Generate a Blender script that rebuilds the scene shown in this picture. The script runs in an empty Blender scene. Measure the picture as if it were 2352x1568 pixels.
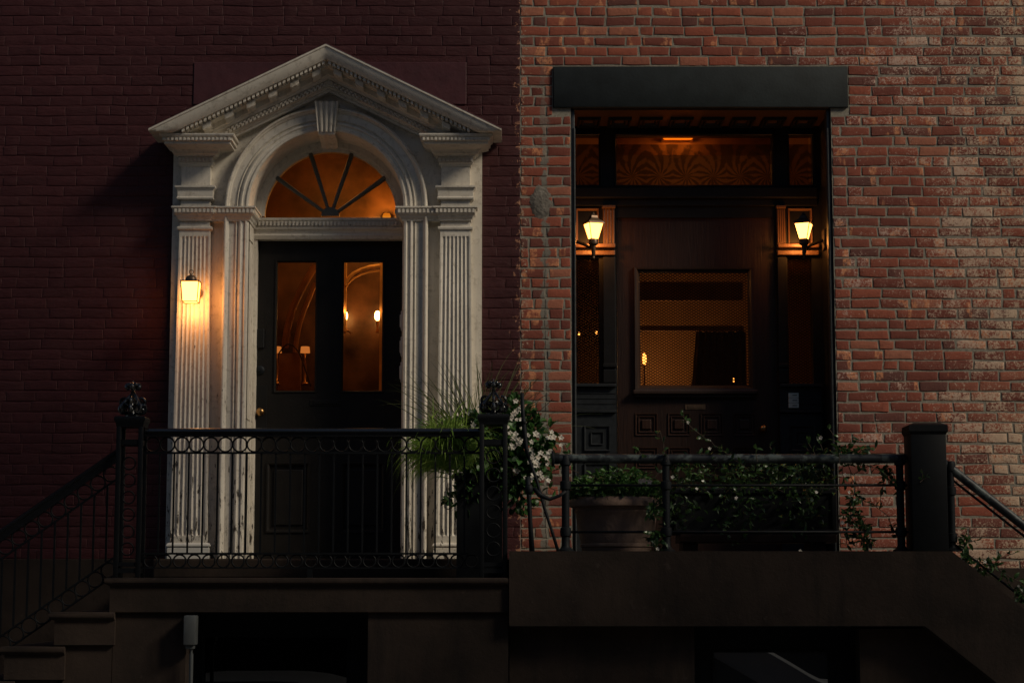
import bpy, bmesh, math, random
from mathutils import Vector, Matrix
from mathutils import noise as mn
R = math.radians
S = bpy.context.scene
COL = S.collection
random.seed(7)

# ------------------------------------------------------------------ camera, sky, sun
EYE = 1.8                      # eye height above the pavement
CY = -14.0                     # camera stands 14 m in front of the brick face (y = 0)
FPX = 4576.0                   # focal length for a 2352 px wide picture
TH = math.atan(566.0 / FPX)    # upward tilt
cam = bpy.data.cameras.new('camera'); co = bpy.data.objects.new('camera', cam); COL.objects.link(co)
co.location = (0, CY, EYE); co.rotation_euler = (R(90) + TH, 0, 0)
cam.sensor_width = 36; cam.lens = 36 * FPX / 2352; cam.clip_start = .1; cam.clip_end = 500
S.camera = co
W = bpy.data.worlds.new('World'); S.world = W; W.use_nodes = True
SUN_EL, SUN_AZ = R(36), R(61)      # azimuth measured from straight in front of the facade towards the right
sky = W.node_tree.nodes.new('ShaderNodeTexSky'); sky.sky_type = 'NISHITA'; sky.sun_disc = False
sky.sun_elevation = SUN_EL; sky.sun_rotation = math.pi - SUN_AZ
bg = W.node_tree.nodes['Background']; bg.inputs[1].default_value = .05
W.node_tree.links.new(sky.outputs[0], bg.inputs[0])
sd = Vector((math.sin(SUN_AZ) * math.cos(SUN_EL), -math.cos(SUN_AZ) * math.cos(SUN_EL), math.sin(SUN_EL)))
sl = bpy.data.lights.new('sun', 'SUN'); sl.energy = 2.3; sl.angle = R(13); sl.color = (1, .87, .68)
so = bpy.data.objects.new('sun', sl); COL.objects.link(so); so.rotation_euler = sd.to_track_quat('Z', 'Y').to_euler()
so.location = (20, -20, 20)
S.view_settings.view_transform = 'Standard'; S.view_settings.look = 'None'
S.view_settings.exposure = -.3; S.view_settings.gamma = 1; S.view_settings.use_curve_mapping = False

# measured layout: a point of the 2352 x 1568 photograph, put on the upright plane y = Y
def Zp(py, Y):
    b = (784 - py) / FPX
    t = (Y - CY) / (math.cos(TH) - b * math.sin(TH))
    return EYE + t * (math.sin(TH) + b * math.cos(TH))
def Xp(px, py, Y):
    b = (784 - py) / FPX
    return (px - 1176) / FPX * (Y - CY) / (math.cos(TH) - b * math.sin(TH))
def at(px, py, Y): return Vector((Xp(px, py, Y), Y, Zp(py, Y)))

# ------------------------------------------------------------------ object helpers
ORG = {}
def thing(name, label, cat, loc=(0, 0, 0), group=None):
    o = bpy.data.objects.new(name, None); COL.objects.link(o); o.empty_display_size = .1
    o.location = loc; ORG[o.name] = Vector(loc); o['label'] = label; o['category'] = cat
    if group: o['group'] = group
    return o
class MB:
    def __init__(s): s.v = []; s.f = []; s.m = []; s.c = []; s.cc = None
    def vert(s, p): s.v.append(tuple(p)); s.c.append(s.cc or (1, 1, 1, 1)); return len(s.v) - 1
    def face(s, idx, mi=0): s.f.append(tuple(idx)); s.m.append(mi)
    def quad(s, a, b, c, d, mi=0): s.face([s.vert(p) for p in (a, b, c, d)], mi)
    def box(s, x0, x1, y0, y1, z0, z1, mi=0, bev=0):
        if x0 > x1: x0, x1 = x1, x0
        if y0 > y1: y0, y1 = y1, y0
        if z0 > z1: z0, z1 = z1, z0
        if bev:
            bev = min(bev, (x1-x0)/2.1, (y1-y0)/2.1, (z1-z0)/2.1)
            bm = bmesh.new(); bmesh.ops.create_cube(bm, size=1)
            for v in bm.verts:
                v.co = Vector(((x0+x1)/2 + v.co.x*(x1-x0), (y0+y1)/2 + v.co.y*(y1-y0), (z0+z1)/2 + v.co.z*(z1-z0)))
            bmesh.ops.bevel(bm, geom=bm.edges[:], offset=bev, segments=2, affect='EDGES', profile=.5)
            bm.verts.index_update(); n = len(s.v)
            for v in bm.verts: s.vert(v.co)
            for f in bm.faces: s.face([n + v.index for v in f.verts], mi)
            bm.free(); return
        n = len(s.v)
        for z in (z0, z1):
            for x, y in ((x0, y0), (x1, y0), (x1, y1), (x0, y1)): s.vert((x, y, z))
        for q in ((0,3,2,1), (4,5,6,7), (0,1,5,4), (1,2,6,5), (2,3,7,6), (3,0,4,7)): s.face([n+i for i in q], mi)
    def prism(s, pts, y0, y1, mi=0):                 # polygon given in x,z
        n = len(s.v); k = len(pts)
        for y in (y0, y1):
            for x, z in pts: s.vert((x, y, z))
        s.face([n+i for i in range(k)], mi); s.face([n+k+i for i in reversed(range(k))], mi)
        for i in range(k): j = (i+1) % k; s.face((n+i, n+k+i, n+k+j, n+j), mi)
    def tube(s, path, r, n=8, closed=False, mi=0, caps=True):
        P = [Vector(p) for p in path]; k = len(P); rr = r if isinstance(r, (list, tuple)) else [r]*k
        t0 = (P[1]-P[0]).normalized(); up = Vector((0, 0, 1)) if abs(t0.z) < .9 else Vector((0, 1, 0))
        a = t0.cross(up).normalized(); rings = []
        for i in range(k):
            if closed: t = (P[(i+1) % k] - P[i-1]).normalized()
            else: t = (P[min(i+1, k-1)] - P[max(i-1, 0)]).normalized()
            a = (a - t*a.dot(t)).normalized(); b = t.cross(a)
            rings.append([s.vert(P[i] + (a*math.cos(2*math.pi*j/n) + b*math.sin(2*math.pi*j/n))*rr[i]) for j in range(n)])
        for i in range(k if closed else k-1):
            A, B = rings[i], rings[(i+1) % k]
            for j in range(n): s.face((A[j], A[(j+1) % n], B[(j+1) % n], B[j]), mi)
        if caps and not closed: s.face(rings[0][::-1], mi); s.face(rings[-1], mi)
    def lathe(s, cx, cy, prof, n=24, mi=0, sq=False, rot=0):    # prof: (r, z)
        rings = []
        for r, z in prof:
            rings.append([s.vert((cx + r*math.cos(2*math.pi*j/n+rot), cy + r*math.sin(2*math.pi*j/n+rot), z)) for j in range(n)])
        for A, B in zip(rings, rings[1:]):
            for j in range(n): s.face((A[j], A[(j+1) % n], B[(j+1) % n], B[j]), mi)
        s.face(rings[0][::-1], mi); s.face(rings[-1], mi)
    def cornice(s, x0, x1, yf, yb, prof, mi=0, l=1, r=1):       # prof: (projection, z) top to bottom
        rings = []
        for p, z in prof:
            rings.append([s.vert(q) for q in ((x0-p*l, yb, z), (x0-p*l, yf-p, z), (x1+p*r, yf-p, z), (x1+p*r, yb, z))])
        for A, B in zip(rings, rings[1:]):
            for j in range(3): s.face((A[j], B[j], B[j+1], A[j+1]), mi)
            s.face((A[3], B[3], B[0], A[0]), mi)
        s.face(rings[0], mi); s.face(rings[-1][::-1], mi)
    def sphere(s, c, r, n=12, m=8, sc=(1, 1, 1), mi=0):
        rings = []
        for i in range(1, m):
            a = math.pi*i/m
            rings.append([s.vert((c[0]+r*sc[0]*math.sin(a)*math.cos(2*math.pi*j/n), c[1]+r*sc[1]*math.sin(a)*math.sin(2*math.pi*j/n), c[2]+r*sc[2]*math.cos(a))) for j in range(n)])
        for A, B in zip(rings, rings[1:]):
            for j in range(n): s.face((A[j], B[j], B[(j+1) % n], A[(j+1) % n]), mi)
        t = s.vert((c[0], c[1], c[2]+r*sc[2])); b = s.vert((c[0], c[1], c[2]-r*sc[2]))
        for j in range(n): s.face((t, rings[0][j], rings[0][(j+1) % n]), mi); s.face((b, rings[-1][(j+1) % n], rings[-1][j]), mi)
    def build(s, name, mats, parent=None, smooth=False, loc=(0, 0, 0), ang=None, fixn=True):
        org = ORG[parent.name] if parent else Vector(loc)
        me = bpy.data.meshes.new(name); me.from_pydata([tuple(Vector(p)-org) for p in s.v], [], s.f)
        for m in (mats if isinstance(mats, (list, tuple)) else [mats]): me.materials.append(m)
        me.polygons.foreach_set('material_index', s.m)
        ca = me.color_attributes.new('tint', 'FLOAT_COLOR', 'POINT')
        ca.data.foreach_set('color', [x for c in s.c for x in c])
        if fixn:
            bm = bmesh.new(); bm.from_mesh(me); bmesh.ops.recalc_face_normals(bm, faces=bm.faces[:]); bm.to_mesh(me); bm.free()
        if smooth or ang: me.polygons.foreach_set('use_smooth', [True]*len(me.polygons))
        if ang: me.set_sharp_from_angle(angle=R(ang))
        me.update()
        o = bpy.data.objects.new(name, me); COL.objects.link(o)
        if parent: o.parent = parent
        else: o.location = org
        ORG[o.name] = org
        return o
def struct(o): o['kind'] = 'structure'; return o
def tag(o, label, cat, group=None):
    o['label'] = label; o['category'] = cat
    if group: o['group'] = group
    return o
def shiftcopy(o, parent, dv):                     # a copy of a part under the same thing
    c = o.copy(); COL.objects.link(c); c.parent = parent; c.location = Vector(o.location) + Vector(dv); return c

def leaf(m, base, d, nrm, L, Wd, rnd, curl=.25):
    d = d.normalized(); s_ = d.cross(nrm)
    if s_.length < 1e-3: s_ = d.orthogonal()
    s_.normalize(); n_ = s_.cross(d).normalized()
    m.cc = (rnd.random(), 0, 0, 1); st = [(0, .05, 0), (.25, .8, .10), (.55, 1, .08), (.8, .62, -.05), (1, .02, -curl)]
    prev = None
    for u, w_, h in st:
        c_ = base + d*L*u + n_*L*h*.6
        tri = [m.vert(c_ - s_*Wd*w_/2 + n_*Wd*.14*w_), m.vert(c_), m.vert(c_ + s_*Wd*w_/2 + n_*Wd*.14*w_)]
        if prev:
            m.face((prev[0], prev[1], tri[1], tri[0])); m.face((prev[1], prev[2], tri[2], tri[1]))
        prev = tri
def rv(rnd, up=0):
    return Vector((rnd.gauss(0, 1), rnd.gauss(0, 1), rnd.gauss(0, 1)+up)).normalized()
# ------------------------------------------------------------------ materials
class NT:
    def __init__(s, name, rough=.6, metal=0, spec=.5):
        s.m = bpy.data.materials.new(name); s.m.use_nodes = True; s.n = s.m.node_tree.nodes; s.l = s.m.node_tree.links
        s.b = s.n['Principled BSDF']; s.b.inputs['Roughness'].default_value = rough; s.b.inputs['Metallic'].default_value = metal
        s.b.inputs['Specular IOR Level'].default_value = spec
        s.geo = None
    def pos(s):
        if not s.geo: s.geo = s.n.new('ShaderNodeNewGeometry')
        return s.geo.outputs['Position']
    def put(s, sock, v):
        if isinstance(v, bpy.types.NodeSocket): s.l.new(v, sock)
        elif v is not None:
            if hasattr(sock, 'default_value') and hasattr(sock.default_value, '__len__') and len(sock.default_value) == 4 and len(v) == 3: v = (*v, 1)
            sock.default_value = v
    def noise(s, scale, detail=4, rough=.6, vec=None, stretch=None, dist=0):
        v = vec or s.pos()
        if stretch:
            mp = s.n.new('ShaderNodeMapping'); s.l.new(v, mp.inputs[0]); mp.inputs['Scale'].default_value = stretch; v = mp.outputs[0]
        t = s.n.new('ShaderNodeTexNoise'); s.l.new(v, t.inputs['Vector'])
        t.inputs['Scale'].default_value = scale; t.inputs['Detail'].default_value = detail; t.inputs['Roughness'].default_value = rough
        t.inputs['Distortion'].default_value = dist
        return t.outputs['Fac']
    def ramp(s, fac, a, b, lo=0, hi=1):
        t = s.n.new('ShaderNodeMapRange'); s.put(t.inputs[0], fac)
        t.inputs[1].default_value = a; t.inputs[2].default_value = b; t.inputs[3].default_value = lo; t.inputs[4].default_value = hi
        return t.outputs[0]
    def math(s, op, a, b=None, c=None):
        t = s.n.new('ShaderNodeMath'); t.operation = op; s.put(t.inputs[0], a); s.put(t.inputs[1], b); s.put(t.inputs[2], c); return t.outputs[0]
    def mix(s, fac, a, b):
        t = s.n.new('ShaderNodeMix'); t.data_type = 'RGBA'; s.put(t.inputs[0], fac); s.put(t.inputs[6], a); s.put(t.inputs[7], b); return t.outputs[2]
    def xyz(s, v=None):
        t = s.n.new('ShaderNodeSeparateXYZ'); s.l.new(v or s.pos(), t.inputs[0]); return t.outputs
    def tint(s):
        t = s.n.new('ShaderNodeAttribute'); t.attribute_name = 'tint'; q = s.n.new('ShaderNodeSeparateColor'); s.l.new(t.outputs['Color'], q.inputs[0]); return q.outputs
    def bump(s, h, dist=.01, strength=1):
        t = s.n.new('ShaderNodeBump'); s.l.new(h, t.inputs['Height']); t.inputs['Distance'].default_value = dist; t.inputs['Strength'].default_value = strength
        s.l.new(t.outputs[0], s.b.inputs['Normal'])
    def col(s, c): s.put(s.b.inputs['Base Color'], c); return s
    def rgh(s, v): s.put(s.b.inputs['Roughness'], v); return s

def plain(name, c, rough=.6, metal=0, var=.25, scale=8, bump=0, bscale=40, spec=.5):
    t = NT(name, rough, metal, spec); n = t.noise(scale, 5)
    t.col(t.mix(t.ramp(n, .3, .7), tuple(x*(1-var) for x in c), tuple(x*(1+var) for x in c)))
    if bump: t.bump(t.noise(bscale, 5), bump)
    return t.m

def m_trim():
    t = NT('cream_paint', .55); z = t.xyz()[2]
    n1 = t.noise(3, 4); n2 = t.noise(24, 6, .65)
    base = t.mix(t.ramp(n1, .3, .7), (.62, .565, .475), (.75, .69, .59))
    base = t.mix(t.ramp(n2, .52, .8), base, (.36, .31, .24))
    streak = t.noise(9, 5, .7, stretch=(3, 3, .35))
    base = t.mix(t.ramp(streak, .55, .8, 0, .55), base, (.28, .24, .19))
    low = t.ramp(z, EYE+.2, EYE+1.9, .125, 0)
    peel = t.math('ADD', t.noise(11, 8, .72, stretch=(3.2, 3.2, .8)), low)
    pk = t.ramp(peel, .675, .69)
    base = t.mix(pk, base, (.05, .038, .028)); t.col(base)
    h = t.math('SUBTRACT', t.math('MULTIPLY', n2, .5), pk); t.bump(h, .003); return t.m
def m_brick(painted=False):
    t = NT('painted_brick' if painted else 'red_brick', .82, spec=.3); r, g, b = t.tint()[0:3]; x, y, z = t.xyz()[0:3]
    n2 = t.noise(38, 6, .7); n3 = t.noise(90, 4, .6); big = t.noise(1.1, 3)
    if painted:
        c = t.mix(r, (.047, .0108, .0122), (.060, .0138, .0155))
        c = t.mix(t.ramp(n2, .45, .8), c, (.032, .009, .010))
        c = t.mix(t.ramp(t.noise(1.7, 3), .5, .72, 0, .35), c, (.085, .03, .028))
        edge = t.ramp(x, -.07, .055, 0, .21)
        ch = t.math('ADD', t.noise(22, 7, .7), edge)
        c = t.mix(t.ramp(ch, .735, .76), c, (.36, .17, .10))
        t.rgh(.6); t.col(c); t.bump(t.math('ADD', t.noise(16, 5, .65, stretch=(.6, 1, 1.6)), t.math('MULTIPLY', n3, .2)), .007); return t.m
    c = t.mix(t.ramp(r, 0, 1), (.17, .048, .034), (.36, .098, .055))
    c = t.mix(t.ramp(g, .80, 1), c, (.42, .16, .095))
    c = t.mix(t.ramp(g, .22, .0), c, (.13, .055, .045))
    c = t.mix(t.ramp(n2, .40, .75, 0, .5), c, (.17, .050, .038))
    # kiln-flashed upright patches
    fl = t.noise(3.2, 3, .5, stretch=(3.2, 1, 1.2)); fl2 = t.math('ADD', fl, t.math('MULTIPLY', b, .16))
    c = t.mix(t.math('MULTIPLY', t.ramp(fl2, .675, .715), t.ramp(n2, .62, .42)), c, (.66, .27, .13))
    # lime bloom and scuffs, thickest to the right
    sp = t.noise(60, 8, .8, dist=1.0); zone = t.math('ADD', t.math('MULTIPLY', t.noise(1.3, 3), .30), t.math('MULTIPLY', t.noise(7.5, 3), .26))
    zone = t.math('ADD', zone, t.math('ADD', t.ramp(x, .8, 3.7, -.05, .10), t.math('MULTIPLY', b, .07)))
    bl = t.math('ADD', t.math('MULTIPLY', sp, .75), zone)
    c = t.mix(t.ramp(bl, .768, .80, 0, .9), c, t.mix(t.ramp(x, 2.5, 3.6), (.62, .42, .34), (.62, .46, .32)))
    chip = t.ramp(t.noise(17, 6, .7), .70, .74); c = t.mix(t.math('MULTIPLY', chip, .6), c, (.5, .22, .12))
    # patched seam beside the painted house
    sx = t.math('ABSOLUTE', t.math('SUBTRACT', x, t.math('ADD', t.math('MULTIPLY', t.noise(2.5, 3), .07), .20)))
    seam = t.math('SUBTRACT', t.math('ADD', t.math('MULTIPLY', t.noise(16, 6), .14), -.048), sx)
    seam = t.math('MULTIPLY', t.ramp(seam, -.004, .004), t.ramp(z, EYE+3.9, EYE+3.0))
    c = t.mix(seam, c, t.mix(n2, (.15, .135, .11), (.27, .24, .20)))
    cr = t.ramp(t.math('ABSOLUTE', t.math('SUBTRACT', x, t.math('ADD', t.math('MULTIPLY', t.noise(5, 4), .06), .205))), .0035, .001)
    c = t.mix(t.math('MULTIPLY', cr, t.ramp(z, EYE+2.6, EYE+2.2)), c, (.02, .015, .012))
    # torn edge of the neighbour's paint: bare orange and lime specks, then paint
    near = t.ramp(x, .16, .065); spk = t.math('ADD', t.noise(34, 8, .75), t.math('MULTIPLY', near, .16))
    c = t.mix(t.ramp(spk, .66, .70, 0, .9), c, t.mix(t.ramp(n2, .4, .6), (.50, .23, .12), (.62, .50, .38)))
    pe2 = t.math('SUBTRACT', t.math('ADD', t.math('MULTIPLY', t.noise(11, 7, .75), .13), -.004), x)
    c = t.mix(t.ramp(pe2, 0, .003), c, (.045, .0135, .015))
    t.col(c); t.bump(t.math('ADD', n2, t.math('MULTIPLY', n3, .5)), .0035); return t.m
def m_mortar(painted=False):
    t = NT('painted_mortar' if painted else 'lime_mortar', .9, spec=.2); n = t.noise(45, 6, .7)
    if painted: t.col(t.mix(n, (.030, .010, .011), (.045, .0145, .0155)))
    else:
        c = t.mix(t.ramp(n, .35, .7), (.21, .19, .15), (.36, .325, .265))
        t.col(t.mix(t.ramp(t.noise(2.2, 4), .55, .75, 0, .35), c, (.14, .11, .09)))
    t.bump(n, .001 if painted else .004); return t.m
TRIM = m_trim()
BRICK = m_brick(); MORT = m_mortar(); PBRICK = m_brick(True); PMORT = m_mortar(True)
MAROON = plain('maroon_paint', (.066, .017, .020), .5, var=.2, bump=.004, bscale=14)
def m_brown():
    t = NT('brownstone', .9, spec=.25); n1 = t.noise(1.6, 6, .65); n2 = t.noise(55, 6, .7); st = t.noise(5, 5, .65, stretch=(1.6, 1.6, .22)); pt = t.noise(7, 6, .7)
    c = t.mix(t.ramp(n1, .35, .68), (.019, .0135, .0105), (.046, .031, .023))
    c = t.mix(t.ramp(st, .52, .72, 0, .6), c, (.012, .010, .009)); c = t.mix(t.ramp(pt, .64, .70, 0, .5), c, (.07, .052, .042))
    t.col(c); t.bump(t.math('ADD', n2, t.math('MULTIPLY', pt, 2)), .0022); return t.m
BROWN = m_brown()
BROWN2 = plain('worn_brownstone_edge', (.075, .052, .042), .8, var=.3, scale=5, bump=.004, bscale=60, spec=.25)
BLACK = plain('black_iron_paint', (.004, .0052, .0068), .55, var=.3, scale=20, spec=.2)
GLOSS = plain('glossy_black_iron', (.008, .009, .010), .2, var=.2, scale=20, spec=1.0)
SLATE = plain('slate_grey_paint', (.016, .021, .0225), .7, var=.3, scale=6, bump=.0012, bscale=50, spec=.3)
DARKD = plain('dark_door_paint', (.008, .0065, .0055), .5, var=.3, scale=12, bump=.002, bscale=60, spec=.3)
BLKW = plain('black_wood_paint', (.007, .007, .0075), .45, var=.3, scale=10, spec=.3)
def m_wood(name, a, b, rough=.42):
    t = NT(name, rough); n = t.noise(14, 6, .6, stretch=(5, 5, .35), dist=.6); t.col(t.mix(t.ramp(n, .3, .7), a, b)); t.bump(n, .002); return t.m
WOODD = m_wood('brown_varnished_wood', (.014, .005, .003), (.030, .0115, .006))
BRASS = plain('brass', (.50, .27, .10), .3, 1, .15)
WORNB = plain('worn_brass', (.10, .06, .035), .6, .3, .4, 30)
def m_pipe():
    t = NT('weathered_pipe_paint', .5); n = t.noise(9, 7, .7, stretch=(1, 1, 1))
    t.col(t.mix(t.ramp(n, .52, .6), (.010, .014, .018), (.07, .09, .088))); t.bump(n, .003); return t.m
PIPE = m_pipe()
PIPED = plain('dark_iron_fitting', (.005, .0072, .010), .6, var=.3, scale=25, spec=.22)
TERRA = plain('aged_terracotta', (.19, .125, .095), .85, var=.3, scale=6, bump=.004)
WHITEP = plain('off_white_plastic', (.55, .57, .55), .4, var=.05)
GREYP = plain('grey_paint', (.075, .082, .083), .5, var=.15)
def m_leaf(name, a, b, rough=.42):
    t = NT(name, rough); r, g, bb = t.tint()[0:3]; t.col(t.mix(r, a, b))
    tr = t.n.new('ShaderNodeBsdfTranslucent'); t.put(tr.inputs[0], t.mix(r, a, tuple(1.6*x for x in b)))
    mx = t.n.new('ShaderNodeMixShader'); mx.inputs[0].default_value = .25
    t.l.new(t.b.outputs[0], mx.inputs[1]); t.l.new(tr.outputs[0], mx.inputs[2]); t.l.new(mx.outputs[0], t.n['Material Output'].inputs[0]); return t.m
LEAF = m_leaf('glossy_dark_leaf', (.012, .030, .012), (.055, .12, .03), .32)
LEAF2 = m_leaf('mid_green_leaf', (.018, .05, .016), (.06, .15, .035))
LIME = m_leaf('lime_grass', (.13, .27, .03), (.34, .48, .09), .5)
GRASSM = m_leaf('dull_grass_blade', (.05, .07, .02), (.17, .20, .07), .5)
STEM = plain('woody_stem', (.045, .030, .018), .8, var=.3, scale=40)
PETAL = m_leaf('white_petal', (.62, .55, .47), (.80, .78, .70), .6)
def m_glass(name, tintc=(1, 1, 1), rough=.0, ior=1.5, body=0, bodyc=(.02, .01, .005), bmp=0):
    t = NT(name); fr = t.n.new('ShaderNodeFresnel'); fr.inputs[0].default_value = ior
    tr = t.n.new('ShaderNodeBsdfTransparent'); t.put(tr.inputs[0], tintc)
    gl = t.n.new('ShaderNodeBsdfGlossy'); gl.inputs['Roughness'].default_value = rough
    mx = t.n.new('ShaderNodeMixShader'); t.l.new(fr.outputs[0], mx.inputs[0]); t.l.new(tr.outputs[0], mx.inputs[1]); t.l.new(gl.outputs[0], mx.inputs[2])
    out = mx.outputs[0]
    if body:
        df = t.n.new('ShaderNodeBsdfDiffuse'); t.put(df.inputs[0], bodyc)
        m2 = t.n.new('ShaderNodeMixShader'); t.put(m2.inputs[0], body); t.l.new(out, m2.inputs[1]); t.l.new(df.outputs[0], m2.inputs[2]); out = m2.outputs[0]
    t.l.new(out, t.n['Material Output'].inputs[0]); return t, t.m
GLASS = m_glass('clear_glass')[1]
AMBER = m_glass('amber_fan_glass', (1, .80, .50))[1]
DGLASS = m_glass('dark_basement_glass', (.03, .03, .035), ior=2.2, body=.3, bodyc=(.075, .095, .105))[1]; DGLASS2 = m_glass('dim_basement_glass', (.03, .03, .035), ior=1.4)[1]  # bluish diffuse body paints reflected brightness into the right basement pane
def emit(name, c, s):
    t = NT(name); e = t.n.new('ShaderNodeEmission'); t.put(e.inputs[0], c); e.inputs[1].default_value = s
    t.l.new(e.outputs[0], t.n['Material Output'].inputs[0]); return t.m
LAMPG = emit('lit_lantern_glass', (1, .40, .075), 8.5)
BULB = emit('lit_bulb', (1, .42, .10), 30)
SHADE = emit('lit_lamp_shade', (1, .28, .05), .6)
FLUSH = emit('lit_ceiling_lamp', (1, .36, .05), 4)

def plight(name, loc, e, c=(1, .42, .12), r=.03):
    l = bpy.data.lights.new(name, 'POINT'); l.energy = e; l.color = c; l.shadow_soft_size = r
    o = bpy.data.objects.new(name, l); COL.objects.link(o); o.location = loc; return o

# ------------------------------------------------------------------ ground, street, houses opposite
g = MB(); g.quad((-90, -90, 0), (90, -90, 0), (90, 60, 0), (-90, 60, 0))
struct(g.build('pavement', plain('concrete_flags', (.13, .125, .115), .85, var=.2, scale=2)))
g = MB(); g.quad((-90, -17, .004), (90, -17, .004), (90, -5.0, .004), (-90, -5.0, .004))
struct(g.build('road', plain('asphalt', (.045, .045, .047), .85, var=.2, scale=3)))
g = MB(); g.box(-90, 90, -4.98, -4.83, 0, .12, bev=.01); struct(g.build('kerb', plain('kerb_stone', (.2, .2, .19), .8)))

# ------------------------------------------------------------------ brick walls
def intervals(x0, x1, z0, z1, holes):
    iv = [(x0, x1)]
    for hx0, hx1, hz0, hz1 in holes:
        if hz1 <= z0 + .012 or hz0 >= z1 - .012: continue
        nv = []
        for a, b in iv:
            if hx1 <= a or hx0 >= b: nv.append((a, b)); continue
            if hx0 > a: nv.append((a, hx0))
            if hx1 < b: nv.append((hx1, b))
        iv = nv
    return iv
def brick_wall(x0, x1, z0, z1, holes, seed, course=.0735, blen=.217, joint=.0140, relief=.009, rag=.0035, headers=.16):
    rnd = random.Random(seed); m = MB(); nrow = int((z1-z0)/course)
    for i in range(nrow):
        za = z0 + i*course + rnd.uniform(-.002, .002); zb = za + course
        for a, b in intervals(x0, x1, za, zb, holes):
            x = a - (blen*.5 if i % 2 else 0) - rnd.uniform(0, .05) if a == x0 else a - rnd.choice((0, .11, .05))*1.0
            while x < b - .02:
                w = blen + rnd.uniform(-.012, .012)
                if rnd.random() < headers: w = .107 + rnd.uniform(-.01, .01)
                if x + w - a < .045 and x < a: w = a - x + rnd.uniform(.06, .12)
                if b - (x+w) < .045: w = b - x
                xa, xb = max(x, a), min(x + w, b); x += w
                if xb - xa < .02: continue
                vj = joint/2 if relief > .002 else joint*.12; xa += vj; xb -= vj; c0, c1 = za + joint/2, zb - joint/2
                m.cc = (rnd.random(), rnd.random(), rnd.random()**2, 1)
                nx = max(3, int((xb-xa)/.03)); nz = 4; dy = rnd.uniform(-.0022, .0010); tilt = rnd.uniform(-.004, .004); idx = []
                cnr = [(rnd.uniform(-rag, rag), rnd.uniform(-rag, rag)) for _ in range(4)]
                eb = .004; us = [0, eb/(xb-xa)] + [k_/(nx-2) for k_ in range(1, nx-2)] + [1-eb/(xb-xa), 1]; nx = len(us)-1
                vs_ = [0, eb/(c1-c0), .5, 1-eb/(c1-c0), 1]; nz = 4
                for q in range(nz+1):
                    row = []
                    for p in range(nx+1):
                        u, v = us[p], vs_[q]
                        ox = sum(cw*c[0] for cw, c in zip(((1-u)*(1-v), u*(1-v), u*v, (1-u)*v), cnr))
                        oz = sum(cw*c[1] for cw, c in zip(((1-u)*(1-v), u*(1-v), u*v, (1-u)*v), cnr))
                        X = xa + (xb-xa)*u + ox; Zz = c0 + (c1-c0)*v + oz
                        Y = dy + tilt*(u-.5)*.3 + mn.noise(Vector((X*28, Zz*28, seed)))*.0012
                        Zz += .0035*mn.noise(Vector((X*3.5, seed, i*.15)))*(1 if relief > .002 else 1.7)
                        if p in (0, nx) or q in (0, nz):
                            Y += relief*.35; X += rnd.uniform(-rag, rag)*.35; Zz += rnd.uniform(-rag, rag)*.4
                            if rnd.random() < .05: Y += relief*.8
                        row.append(m.vert((X, Y, Zz)))
                    idx.append(row)
                for q in range(nz):
                    for p in range(nx): m.face((idx[q][p], idx[q][p+1], idx[q+1][p+1], idx[q+1][p]))
                # sides run back into the mortar
                per = [(idx[0][p]) for p in range(nx+1)] + [idx[q][nx] for q in range(1, nz+1)] + [idx[nz][p] for p in range(nx-1, -1, -1)] + [idx[q][0] for q in range(nz-1, 0, -1)]
                bk = [m.vert((m.v[k][0], relief+.02, m.v[k][2])) for k in per]
                for k in range(len(per)):
                    j = (k+1) % len(per); m.face((per[k], bk[k], bk[j], per[j]))
    # mortar bed: a thick backing with the holes left open
    m.cc = None; xs = sorted({x0, x1, *[h for q in holes for h in q[:2] if x0 < h < x1]}); zs = sorted({z0, z1, *[h for q in holes for h in q[2:] if z0 < h < z1]})
    for xa, xb in zip(xs, xs[1:]):
        for za, zb in zip(zs, zs[1:]):
            cx, cz = (xa+xb)/2, (za+zb)/2
            if any(q[0] < cx < q[1] and q[2] < cz < q[3] for q in holes): continue
            fl = [(xa, relief, za), (xb, relief, za), (xb, relief, zb), (xa, relief, zb), (xa, .30, za), (xb, .30, za), (xb, .30, zb), (xa, .30, zb)]
            for q in ((0,1,2,3), (1,5,6,2), (5,4,7,6), (4,0,3,7), (3,2,6,7), (4,5,1,0)): m.quad(*[fl[k_] for k_ in q], 1)
    return m
XB = .058                                     # where the painted house meets the bare brick one
ZB = Zp(1283, 0)                              # top of the brownstone base
HOUSEL = thing('painted_brick_house', 'dark maroon painted brick house front with cream pedimented doorway', 'house', (-1.3, 0, 0))
HOUSER = thing('bare_brick_house', 'bare weathered red brick house front with black recessed doorway', 'house', (1.3, 0, 0))
XC = Xp(749, 475, -.12)
lx0, lx1 = XC-.56, XC+.56                       # rough hole behind the door surround
ARC_Z = Zp(475, -.12)
bandz0, bandz1 = Zp(241, 0), Zp(143, 0); bandx0, bandx1 = Xp(444, 200, 0), Xp(1072, 200, 0)
w = brick_wall(-6.0, XB, ZB, EYE+5.2, [(lx0, lx1, 0, ARC_Z+.565), (bandx0, bandx1, bandz0, bandz1)], 3, relief=.0016, rag=.003, joint=.008)
w.build('wall', [PBRICK, PBRICK], HOUSEL, smooth=True, fixn=False)
m = MB(); m.box(bandx0+.002, bandx1-.002, -.008, .28, bandz0+.002, bandz1-.002, bev=.004); m.build('stone_lintel', MAROON, HOUSEL)
OX0, OX1 = Xp(1311, 252, 0), Xp(1908, 252, 0)
LZ0, LZ1 = Zp(248, 0), Zp(153, 0); LX0, LX1 = Xp(1270, 200, 0), Xp(1947.5, 200, 0)
SZR = Zp(1265, -1.35)                          # right landing level
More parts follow.
